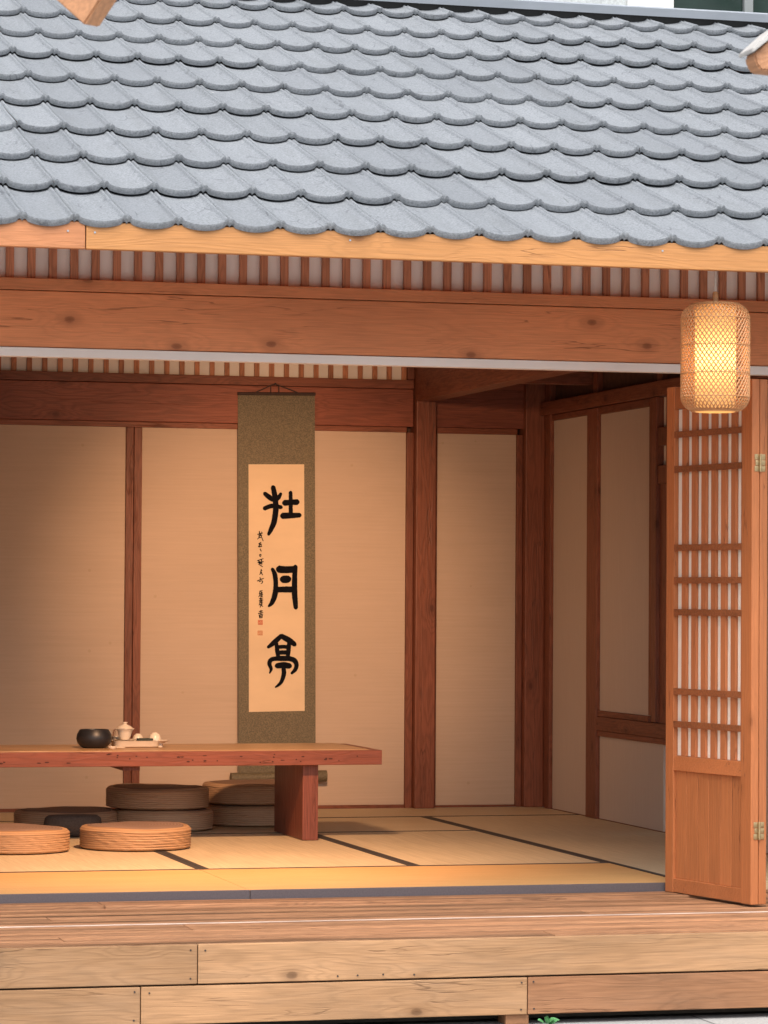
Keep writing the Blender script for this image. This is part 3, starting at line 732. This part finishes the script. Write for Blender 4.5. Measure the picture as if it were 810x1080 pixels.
t = thing('tea_scoop', (-1.385, 2.55, Z), 'tiny cream tea scoop lying before the black bowl', 'scoop')
bm = B(); lathe(bm, [(0, 0), (.012, 0), (.016, .006), (.015, .012), (.012, .010), (0, .004)], (0, 0, 0), 24, False, 1.2, .8); tube(bm, [(.01, 0, .008), (.03, .004, .006), (.06, .01, .004)], [.004, .003, .003], 8); put('scoop_body', bm, M['tray_clay'], t, 40, local=True)

# ------------------------------------------------------------------ hanging scroll
sc = thing('hanging_scroll', (-.16, YB - .03, 2.24), 'tall olive brocade hanging scroll with three large black characters', 'scroll')
YS = YB - .036
def SXZ(x, y):            # artwork coordinates -> wall
    return (-.309 + .00519 * (x - 260.5) + 3.9e-5 * (y - 490), 1.831 + 8.6e-5 * (x - 260.5) - .00504 * (y - 490))
def sy(z):                # the cloth hangs a little away from the wall lower down
    return YS - .010 * max(0., min(1., (2.2 - z) / 1.0)) ** 1.5
def sheet(bm, x0, x1, y0, y1, dy, n=24, m=6, thick=.0012):
    g = []
    for i in range(n + 1):
        row = []
        for j in range(m + 1):
            X, Zz = SXZ(x0 + (x1 - x0) * j / m, y0 + (y1 - y0) * i / n); row.append((X, sy(Zz) - dy + .0015 * math.sin(j / m * PI), Zz))
        g.append(row)
    F = [[bm.verts.new(p) for p in r] for r in g]; K = [[bm.verts.new((p[0], p[1] + thick, p[2])) for p in r] for r in g]
    for i in range(n):
        for j in range(m):
            bm.faces.new((F[i][j], F[i][j + 1], F[i + 1][j + 1], F[i + 1][j])); bm.faces.new((K[i][j], K[i + 1][j], K[i + 1][j + 1], K[i][j + 1]))
    for i in range(n):
        bm.faces.new((F[i][0], F[i + 1][0], K[i + 1][0], K[i][0])); bm.faces.new((F[i][m], K[i][m], K[i + 1][m], F[i + 1][m]))
    for j in range(m):
        bm.faces.new((F[0][j], K[0][j], K[0][j + 1], F[0][j + 1])); bm.faces.new((F[n][j], F[n][j + 1], K[n][j + 1], K[n][j]))
bm = B(); sheet(bm, 249.4, 330.4, 416, 818, 0.); put('brocade_mount', bm, M['brocade'], sc, 40)
pp = B(); sheet(pp, 260.4, 318.9, 490, 750.5, .0012, thick=.0006); paper = put('paper_panel', pp, M['scroll_paper'], sc, 40)
tube_b = B()
a = SXZ(249, 415.5); c = SXZ(330.8, 415.5); tube(tube_b, [(a[0], YS, a[1]), (c[0], YS, c[1])], .009, 12); put('top_rod', tube_b, M['cord'], sc, 40)
bm = B(); a = SXZ(241.5, 819.5); c = SXZ(341.5, 819.5); ry = sy(.17) - .004
tube(bm, [(SXZ(250, 0)[0] + .012, ry, a[1]), (SXZ(331, 0)[0] + .014, ry, c[1])], .026, 20); rol = put('roller', bm, M['brocade'], sc, 40)
for q0, q1 in ((a[0], a[0] + .052), (c[0] - .052, c[0])):
    bm = B(); tube(bm, [(q0, ry, a[1] if q0 == a[0] else c[1]), (q1, ry, a[1] if q0 == a[0] else c[1])], .030, 20); put('roller_knob', bm, M['brocade'], rol, 40)
bm = B()
pk = SXZ(288, 406.5); l = SXZ(267, 414.5); r_ = SXZ(313, 414.5)
tube(bm, [(l[0], YS - .004, l[1]), ((l[0] + pk[0]) / 2, YS - .006, (l[1] + pk[1]) / 2 + .004), (pk[0] - .02, YS - .008, pk[1]), (pk[0], YS - .01, pk[1] + .006), (pk[0] + .02, YS - .008, pk[1]), ((r_[0] + pk[0]) / 2, YS - .006, (r_[1] + pk[1]) / 2 + .004), (r_[0], YS - .004, r_[1])], .0032, 8)
for q in (283.5, 292.): a = SXZ(q, 407); c = SXZ(q, 415.5); tube(bm, [(a[0], YS - .011, a[1]), (c[0], YS - .012, c[1])], .0028, 8)
put('hanging_cord', bm, M['cord'], sc, 40)
bm = B(); tube(bm, [(pk[0], YB - .028, pk[1] + .004), (pk[0], YB - .055, pk[1] + .008)], .0045, 10); put('wall_peg', bm, M['black_iron'], sc, 40)

def spline(pts, n=8):
    out = []
    for i in range(len(pts) - 1):
        p0 = pts[max(i - 1, 0)]; p1 = pts[i]; p2 = pts[i + 1]; p3 = pts[min(i + 2, len(pts) - 1)]
        for k in range(n):
            t = k / n
            out.append(tuple(.5 * (2 * b + (c - a) * t + (2 * a - 5 * b + 4 * c - d) * t * t + (3 * b - a - 3 * c + d) * t ** 3) for a, b, c, d in zip(p0, p1, p2, p3)))
    out.append(pts[-1]); return out
lay = [0]
def stroke(bm, pts, org, scale, rough=.03):
    """brush stroke: (x, y, width) in enlarged artwork pixels -> flat ribbon with round ends"""
    pts = spline(pts) if len(pts) > 2 else spline([pts[0], tuple((a + b) / 2 for a, b in zip(*pts)), pts[1]])
    lay[0] += 1; dy = .0017 + .00012 * (lay[0] % 12)
    rr = random.Random(lay[0]); Lf, Rt = [], []
    n = len(pts)
    for i, (x, y, w) in enumerate(pts):
        a, b = pts[max(i - 1, 0)], pts[min(i + 1, n - 1)]
        dx, dyy = b[0] - a[0], b[1] - a[1]; d = math.hypot(dx, dyy) or 1.; nx, ny = -dyy / d, dx / d
        w *= 1.2; w1 = w / 2 * (1 + rr.uniform(-rough, rough)); w2 = w / 2 * (1 + rr.uniform(-rough, rough))
        Lf.append((x + nx * w1, y + ny * w1)); Rt.append((x - nx * w2, y - ny * w2))
    def capp(i, j, sgn):
        x, y, w = pts[i]; dx, dyy = x - pts[j][0], y - pts[j][1]; a0 = math.atan2(dyy, dx)
        return [(x + w / 2 * 1.0 * math.cos(a0 + R(q)) , y + w / 2 * 1.0 * math.sin(a0 + R(q))) for q in ((60, 20, -20, -60) if sgn > 0 else (60, 20, -20, -60))]
    poly_end = capp(n - 1, n - 2, 1); poly_start = capp(0, 1, -1)
    def V(p):
        X, Zz = SXZ(org[0] + p[0] / scale, org[1] + p[1] / scale); j = (org[0] + p[0] / scale - 249.4) / 81.
        return bm.verts.new((X, sy(Zz) - dy - .0015 * math.sin(max(0, min(1, j)) * PI), Zz))
    VL = [V(p) for p in Lf]; VR = [V(p) for p in Rt]
    for i in range(n - 1): bm.faces.new((VL[i], VL[i + 1], VR[i + 1], VR[i]))
    bm.faces.new([VL[-1]] + [V(p) for p in poly_end] + [VR[-1]]); bm.faces.new([VR[0]] + [V(p) for p in poly_start] + [VL[0]])
o1 = (250, 500); s1 = 6.75
chars = [(o1, s1, [
    [(184, 140, 24), (212, 164, 30), (245, 184, 28), (278, 172, 28), (298, 142, 18)],
    [(182, 247, 26), (235, 229, 27), (300, 239, 24)],
    [(243, 95, 28), (256, 160, 32), (262, 250, 34), (250, 340, 33), (228, 395, 28), (210, 432, 18)],
    [(324, 208, 36), (368, 204, 32), (414, 202, 36)], [(367, 132, 22), (368, 200, 24), (368, 290, 26)], [(310, 300, 38), (370, 298, 34), (432, 296, 28)]]),
  (o1, s1, [
    [(236, 678, 20), (254, 720, 28), (260, 790, 28), (254, 860, 33), (234, 915, 27), (210, 942, 14)],
    [(282, 680, 44), (330, 684, 42), (385, 682, 40)], [(399, 662, 28), (394, 740, 31), (393, 840, 34), (397, 900, 32), (402, 956, 26)],
    [(308, 752, 42), (330, 752, 45), (350, 751, 42)], [(262, 826, 32), (330, 824, 36), (390, 826, 36)]]),
  ((250, 640), 9., [
    [(398, 278, 34), (345, 328, 42), (310, 358, 36), (274, 384, 24)], [(398, 280, 38), (455, 312, 46), (500, 342, 42), (526, 364, 36)],
    [(352, 350, 30), (360, 420, 34), (372, 490, 30)], [(472, 350, 32), (466, 420, 36), (458, 490, 30)],
    [(360, 386, 32), (410, 382, 30), (470, 386, 32)], [(362, 438, 34), (410, 436, 34), (466, 438, 34)], [(350, 492, 36), (410, 492, 42), (480, 494, 40)],
    [(362, 492, 36), (305, 502, 36), (286, 540, 33), (302, 590, 26), (288, 630, 12)], [(470, 494, 38), (520, 512, 40), (542, 555, 36), (530, 600, 32), (496, 636, 20)],
    [(356, 562, 42), (420, 556, 50), (478, 566, 44)], [(418, 570, 34), (422, 640, 36), (400, 710, 30), (370, 745, 22), (342, 764, 12)]])]
for org, s, sts in chars:
    bm = B()
    for st in sts: stroke(bm, st, org, s)
    put('ink_character', bm, M['ink'], paper)
ib = B(); o2, s2, o3 = (258, 545), 13.5, (258, 610)
ins = [(o2, g) for g in [
    [(182, 212), (186, 262)], [(160, 256), (226, 238)], [(172, 278), (220, 266)], [(192, 240), (180, 290), (156, 322)], [(200, 246), (216, 300), (236, 348)], [(178, 304), (206, 296)], [(214, 222), (222, 236)],
    [(174, 388), (206, 368)], [(196, 374), (184, 404), (166, 432)], [(180, 402), (180, 436)], [(184, 402), (214, 394)], [(204, 400), (208, 430)], [(178, 434), (216, 424)],
    [(194, 464), (204, 490), (213, 492)], [(188, 540), (206, 546), (196, 572)], [(184, 546), (188, 568)],
    [(154, 630), (236, 600)], [(170, 622), (176, 652)], [(160, 656), (240, 642)], [(186, 638), (202, 668), (170, 682)], [(210, 616), (216, 682)], [(188, 690), (226, 716)], [(176, 664), (222, 662)],
    [(206, 754), (200, 800), (184, 826)], [(198, 784), (226, 832)], [(194, 802), (216, 794)], [(210, 765), (218, 770)],
    [(154, 916), (240, 880)], [(188, 868), (200, 902)], [(180, 926), (216, 914), (226, 936), (204, 956)]]] + [(o3, g) for g in [
    [(186, 186), (222, 178)], [(196, 180), (180, 214), (190, 232)], [(180, 222), (226, 208)], [(210, 196), (216, 262)], [(186, 244), (228, 232)], [(192, 232), (170, 266)], [(196, 262), (226, 256)],
    [(182, 292), (230, 282)], [(200, 278), (192, 330)], [(178, 322), (232, 310)], [(214, 300), (210, 370)], [(184, 346), (230, 340)], [(196, 330), (176, 382)], [(188, 376), (226, 366)], [(204, 370), (190, 414)], [(206, 384), (228, 402)],
    [(180, 474), (224, 464)], [(202, 456), (200, 522)], [(166, 502), (230, 490)], [(178, 526), (226, 516)], [(180, 530), (184, 562)], [(184, 544), (220, 538)], [(220, 520), (218, 564)], [(184, 562), (220, 560)]]]
for org, g in ins: stroke(ib, [(*p, 12 if k == 0 else 9) for k, p in enumerate(g)], org, s2, .15)
put('ink_inscription', ib, M['ink'], paper)
def seal(cx, cy, w, h, org, mat):
    bm = B(); lay[0] = 0
    X0, Z0 = SXZ(org[0] + (cx - w / 2) / s2, org[1] + (cy - h / 2) / s2); X1_, Z1_ = SXZ(org[0] + (cx + w / 2) / s2, org[1] + (cy + h / 2) / s2)
    yy = sy((Z0 + Z1_) / 2) - .0033
    def q(a, b, c, d): bm.faces.new([bm.verts.new((X0 + (X1_ - X0) * u, yy, Z0 + (Z1_ - Z0) * v)) for u, v in ((a, b), (c, b), (c, d), (a, d))])
    for f in ((0, 0, 1, .14), (0, .86, 1, 1), (0, .14, .12, .86), (.88, .14, 1, .86), (.16, .2, .44, .46), (.5, .2, .84, .34), (.5, .4, .6, .8), (.66, .4, .84, .56), (.16, .54, .44, .62), (.2, .68, .46, .82), (.66, .64, .84, .82)): q(*f)
    bg = [bm.verts.new((X0 + (X1_ - X0) * u, yy + .0003, Z0 + (Z1_ - Z0) * v)) for u, v in ((0, 0), (1, 0), (1, 1), (0, 1))]
    o = put('seal_mark', bm, mat, paper); return o
seal(193, 628, 66, 68, o3, M['seal_red']); seal(190, 778, 70, 66, o3, M['seal_faint'])

# ------------------------------------------------------------------ bamboo lantern
LX, LY, LZ0, LZ1, LR_ = .276, -.85, 1.832, 2.232, .1265
la = thing('bamboo_lantern', (LX, LY, LZ0), 'lit woven bamboo lantern hanging from the eave before the folding door', 'lantern')
H_ = LZ1 - LZ0
def lrad(z):
    rc = .055
    if z < rc: t = (rc - z) / rc; return LR_ - rc + rc * math.sqrt(max(0, 1 - t * t))
    if z > H_ - rc: t = (z - H_ + rc) / rc; return LR_ - rc + rc * math.sqrt(max(0, 1 - t * t))
    return LR_
bm = B(); NS = 46; twist = 2 * PI / NS / .0235
zs = [H_ * (0.5 - .5 * math.cos(PI * k / 36)) * .5 + .5 * H_ * k / 36 for k in range(37)]
for d in (-1, 1):
    for i in range(NS):
        pts = []
        for k, z in enumerate(zs):
            r = lrad(z) + d * .0007; a = 2 * PI * i / NS + d * twist * z; pts.append((LX + r * math.cos(a), LY + r * math.sin(a), LZ0 + z))
        tube(bm, pts, .0027, 4, False)
sh = put('woven_shade', bm, M['bamboo'], la)
bm = B()
for z in (.052, .14, .245, .345): tube(bm, [(LX + (lrad(z) + .0015) * math.cos(2 * PI * k / 48), LY + (lrad(z) + .0015) * math.sin(2 * PI * k / 48), LZ0 + z) for k in range(49)], .0022, 5, False)
for z in (.002, H_ - .002):
    rr_ = lrad(z) + .001; tube(bm, [(LX + rr_ * math.cos(2 * PI * k / 48), LY + rr_ * math.sin(2 * PI * k / 48), LZ0 + z) for k in range(49)], .005, 6, False)
put('hoop', bm, M['bamboo'], sh)
bm = B(); lathe(bm, [(.0765, .0), (.0765, H_ - .006)], (LX, LY, LZ0), 48, False); put('paper_liner', bm, M['liner'], la, 40)
bm = B(); lathe(bm, [(0, -.004), (.072, -.004), (.076, -.001)], (LX, LY, LZ0), 48, False); put('paper_base', bm, M['liner'], la, 40)
bm = B(); lathe(bm, [(.076, 0), (.05, .002), (.012, .012), (.011, .045), (.007, .05), (0, .05)], (LX, LY, LZ1 - .003), 32, False); put('top_cap', bm, M['bamboo'], la, 40)
bm = B(); tube(bm, [(LX, LY, LZ1 + .03), (LX, LY, 2.42)], .0042, 8); put('lamp_cord', bm, M['white_cord'], la, 40)
bm = B(); lathe(bm, [(0, -.04), (.018, -.035), (.028, -.015), (.03, .0), (.026, .02), (.014, .045), (.013, .07), (0, .07)], (LX, LY, LZ0 + .185), 24, False)
m, nt, b_ = new_mat('frosted_bulb'); b_.inputs['Base Color'].default_value = (.9, .85, .75, 1); b_.inputs['Emission Color'].default_value = (1, .62, .26, 1); b_.inputs['Emission Strength'].default_value = 15.
put('bulb', bm, m, la, 40)

# ------------------------------------------------------------------ building and tree behind
nb = thing('white_house', (1.5, 8.5, GZ), 'white rendered building with a dark window behind the tiled roof', 'house')
YW = 7.0
bm = B(); box(bm, -9, 2.64, YW, YW + .3, GZ, 7.2); box(bm, 4.95, 12, YW, YW + .3, GZ, 7.2); box(bm, 2.641, 4.949, YW + .002, YW + .3, GZ, 3.2); box(bm, 2.641, 4.949, YW + .002, YW + .3, 6.4, 7.2)
put('wall', bm, M['render_white'], nb)
bm = B(); box(bm, 2.642, 2.95, YW - .03, YW + .12, 3.2, 6.4, .006); box(bm, 4.7, 4.948, YW - .03, YW + .12, 3.2, 6.4, .006); box(bm, 2.952, 4.698, YW - .028, YW + .12, 3.2, 3.35, .005); box(bm, 2.952, 4.698, YW - .028, YW + .12, 6.25, 6.4, .005)
wf = put('window', bm, M['frame_white'], nb)
bm = B(); box(bm, 3.44, 3.50, YW + .01, YW + .09, 3.352, 6.248, .004); put('mullion', bm, M['frame_grey'], wf)
for x0, x1 in ((2.953, 3.438), (3.502, 4.697)):
    bm = B(); box(bm, x0, x1, YW + .04, YW + .05, 3.352, 6.248); put('pane', bm, M['pane'], wf)
bm = B(); box(bm, -9.3, 12.3, YW - .4, YW + 6, 7.2, 7.4); put('roof', bm, M['flashing'], nb)
tr = thing('small_tree', (4.15, 5.9, GZ), 'slender tree with narrow pale green leaves before the dark window', 'tree')
bm = B(); tp = [(4.15, 5.9, GZ), (4.13, 5.92, 1.5), (4.05, 5.9, 3.2), (4.0, 5.88, 4.7), (3.98, 5.9, 5.6)]
tube(bm, tp, [.06, .05, .038, .026, .012], 10); put('trunk', bm, M['bark'], tr, 60)
rl = random.Random(21); bl = B(); bb = B()
def leafmesh(bm, p, d, ln, w):
    d = d.normalized(); s = d.cross(Vector((rl.uniform(-.4, .4), rl.uniform(-1, -.2), rl.uniform(.3, 1)))).normalized(); nn = s.cross(d)
    prev = None
    for f, ww in ((0, .08), (.25, .8), (.55, 1.), (.8, .6), (1., .04)):
        c = p + d * (ln * f) - Vector((0, 0, 1)) * (ln * .18 * f * f)
        a = bm.verts.new(c + s * (w * ww / 2) + nn * (w * .12 * ww)); m_ = bm.verts.new(c); b2 = bm.verts.new(c - s * (w * ww / 2) + nn * (w * .12 * ww))
        if prev: bm.faces.new((prev[0], prev[1], m_, a)); bm.faces.new((prev[1], prev[2], b2, m_))
        prev = (a, m_, b2)
def sprig(p0, p1, n):
    p0, p1 = Vector(p0), Vector(p1); tube(bb, [p0, (p0 + p1) / 2 + Vector((0, 0, .08)), p1], [.012, .007, .003], 6)
    for k in range(n):
        t = .25 + .75 * k / (n - 1); p = p0.lerp(p1, t) + Vector((0, 0, .08 * 4 * t * (1 - t) * .5)); d = (p1 - p0).normalized()
        for sgn in (-1, 1):
            dd = d * .7 + Vector((rl.uniform(-.3, .3), -.35 * sgn + rl.uniform(-.3, .3), .75 * sgn * rl.uniform(.2, .8)))
            leafmesh(bl, p, dd, rl.uniform(.10, .15), rl.uniform(.026, .036))
for p0, p1, n in (((4.0, 5.9, 4.55), (3.33, 5.72, 4.63), 7), ((4.0, 5.88, 4.4), (3.42, 5.66, 4.56), 6), ((4., 5.9, 4.7), (3.42, 5.9, 4.86), 7), ((4., 5.9, 5.), (3.5, 5.8, 5.3), 8), ((4, 5.9, 5.1), (4.5, 5.7, 5.5), 8), ((3.98, 5.9, 5.4), (3.8, 6.1, 6.), 8), ((4, 5.9, 4.5), (4.6, 5.8, 4.8), 8), ((4.03, 5.9, 3.9), (4.5, 6.3, 4.3), 8), ((3.98, 5.9, 5.5), (4.3, 6.1, 6.), 8)):
    sprig(p0, p1, n)
put('branch', bb, M['bark'], tr, 60); put('crown', bl, M['leaf'], tr)

# ------------------------------------------------------------------ weed by the deck
wd = thing('weed', (-.575, -1.475, GZ), 'small bright green weed beside the block under the deck', 'plant')
bm = B()
for x, dz, a in ((-.02, .012, 2.6), (0., .02, 1.6), (.022, .016, .5), (.035, .012, .1), (-.006, .008, 4.6), (.012, .010, 5.2)):
    leafmesh(bm, Vector((-.575 + x * .3, -1.48, GZ + .003)), Vector((math.cos(a) * .8, -.35, .35 + dz * 12)), .042, .026)
put('leaves', bm, M['weed'], wd)

# ------------------------------------------------------------------ near eave the picture is taken from under
ne = thing('entrance_canopy', (-2.55, -7., GZ), 'near timber canopy whose pale capped rafter tips dip into the top corners', 'canopy')
bm = B(); box(bm, -6.5, 1.9, -6.75, -6.6, 2.36, 2.50, .004); put('crossbeam', bm, M['near_wood'], ne)
for x in (-6.3, 1.7):
    bm = B(); box(bm, x - .06, x + .06, -6.74, -6.61, GZ, 2.358, .004); put('post', bm, M['near_wood'], ne)
def rafter(tip, back, w, h, cap):
    tip, back = Vector(tip), Vector(back); d = (tip - back).normalized(); s = d.cross(Vector((0, 0, 1))).normalized(); u = s.cross(d)
    bm = B(); vs = []
    for p in (back, tip):
        for a, c in ((-1, 0), (1, 0), (1, 1), (-1, 1)): vs.append(bm.verts.new(p + s * (a * w / 2) + u * (c * h) + (d * (.012 * c) if p is tip else Vector())))
    for q in ((0, 1, 2, 3), (4, 7, 6, 5), (0, 4, 5, 1), (1, 5, 6, 2), (2, 6, 7, 3), (3, 7, 4, 0)): bm.faces.new([vs[i] for i in q])
    bmesh.ops.bevel(bm, geom=list(bm.edges), offset=.003, segments=2, affect='EDGES')
    o = put('rafter', bm, M['near_wood'], ne)
    bm = B(); q = u * (h + .010)
    vv = []
    for p in (back + q, tip + q + d * cap):
        for a in range(-3, 4): vv.append([bm.verts.new(p + s * (a / 3 * (w / 2 + .008)) + u * (.010 * math.cos(a / 3 * 1.3) - e)) for e in (0, .010)])
    for i in range(6):
        A_, B_, C_, D_ = vv[i], vv[i + 1], vv[i + 8], vv[i + 7]
        bm.faces.new((A_[0], B_[0], C_[0], D_[0])); bm.faces.new((A_[1], D_[1], C_[1], B_[1])); bm.faces.new((A_[0], A_[1], B_[1], B_[0])); bm.faces.new((D_[0], C_[0], C_[1], D_[1]))
    bm.faces.new((vv[0][0], vv[7][0], vv[7][1], vv[0][1])); bm.faces.new((vv[6][0], vv[6][1], vv[13][1], vv[13][0])); put('tile_cap', bm, M['cap_white'], o, 50)
rafter((-3.128, -7.0, 2.052), (-3.42, -6.55, 2.44), .036, .06, -.02)
def prism(name, pts, y0, y1, mat, parent, bev=.003):
    bm = B(); F = [bm.verts.new((x, y0, z)) for x, z in pts]; K = [bm.verts.new((x, y1, z)) for x, z in pts]
    bm.faces.new(F); bm.faces.new(K[::-1]); n = len(pts)
    for i in range(n): bm.faces.new((F[i], K[i], K[(i + 1) % n], F[(i + 1) % n]))
    bmesh.ops.bevel(bm, geom=list(bm.edges), offset=bev, segments=2, affect='EDGES')
    return put(name, bm, mat, parent, 50)
bg_ = prism('bargeboard', [(-1.990, 2.060), (-1.987, 2.045), (-1.978, 2.033), (-1.925, 2.030), (-1.46, 2.33), (-1.46, 2.43), (-1.955, 2.092)], -7.02, -6.975, M['near_wood'], ne)
prism('tile_cap', [(-1.996, 2.060), (-1.955, 2.0945), (-1.46, 2.4325), (-1.46, 2.442), (-1.958, 2.103), (-1.998, 2.067)], -7.03, -6.965, M['cap_white'], bg_, .0015)

# ------------------------------------------------------------------ light
w = bpy.data.worlds.new('World'); S.world = w; w.use_nodes = True; nt = w.node_tree
sky = nt.nodes.new('ShaderNodeTexSky'); sky.sky_type = 'NISHITA'; sky.sun_disc = False
SD = Vector((-.15, -.55, 1.0)).normalized()          # towards the sun
sky.sun_elevation = math.asin(SD.z); sky.sun_rotation = math.atan2(SD.x, SD.y)
sky.air_density = 1.; sky.dust_density = 4.; sky.ozone_density = 1.
bg = nt.nodes['Background']; hs = nt.nodes.new('ShaderNodeHueSaturation'); hs.inputs['Saturation'].default_value = .38; nt.links.new(sky.outputs[0], hs.inputs['Color']); nt.links.new(hs.outputs[0], bg.inputs[0]); bg.inputs[1].default_value = .15
su = bpy.data.lights.new('sun', 'SUN'); su.energy = .85; su.angle = R(24); su.color = (1., .95, .87)
so = bpy.data.objects.new('sun', su); COL.objects.link(so); so.rotation_euler = (-SD).to_track_quat('-Z', 'Y').to_euler()

# ------------------------------------------------------------------ camera
cam = bpy.data.cameras.new('camera'); co = bpy.data.objects.new('camera', cam); COL.objects.link(co)
yaw, pit, rol_ = R(14.8675), R(1.5148), R(-.3532)
f = Vector((math.sin(yaw) * math.cos(pit), math.cos(yaw) * math.cos(pit), math.sin(pit))); r = Vector((math.cos(yaw), -math.sin(yaw), 0)); d = f.cross(r)
r2 = r * math.cos(rol_) + d * math.sin(rol_); d2 = d * math.cos(rol_) - r * math.sin(rol_)
Mx = Matrix((r2, -d2, -f)).transposed().to_4x4(); Mx.translation = Vector((-4., -12.15, 1.13)); co.matrix_world = Mx
cam.sensor_fit = 'HORIZONTAL'; cam.sensor_width = 36; cam.lens = 36 * 3400 / 810; cam.clip_start = .1; cam.clip_end = 500
cam.dof.use_dof = True; cam.dof.focus_distance = 13.6; cam.dof.aperture_fstop = 30.
S.camera = co
vs = S.view_settings; vs.view_transform = 'Standard'; vs.look = 'None'; vs.gamma = 1; vs.use_curve_mapping = False; vs.exposure = .98
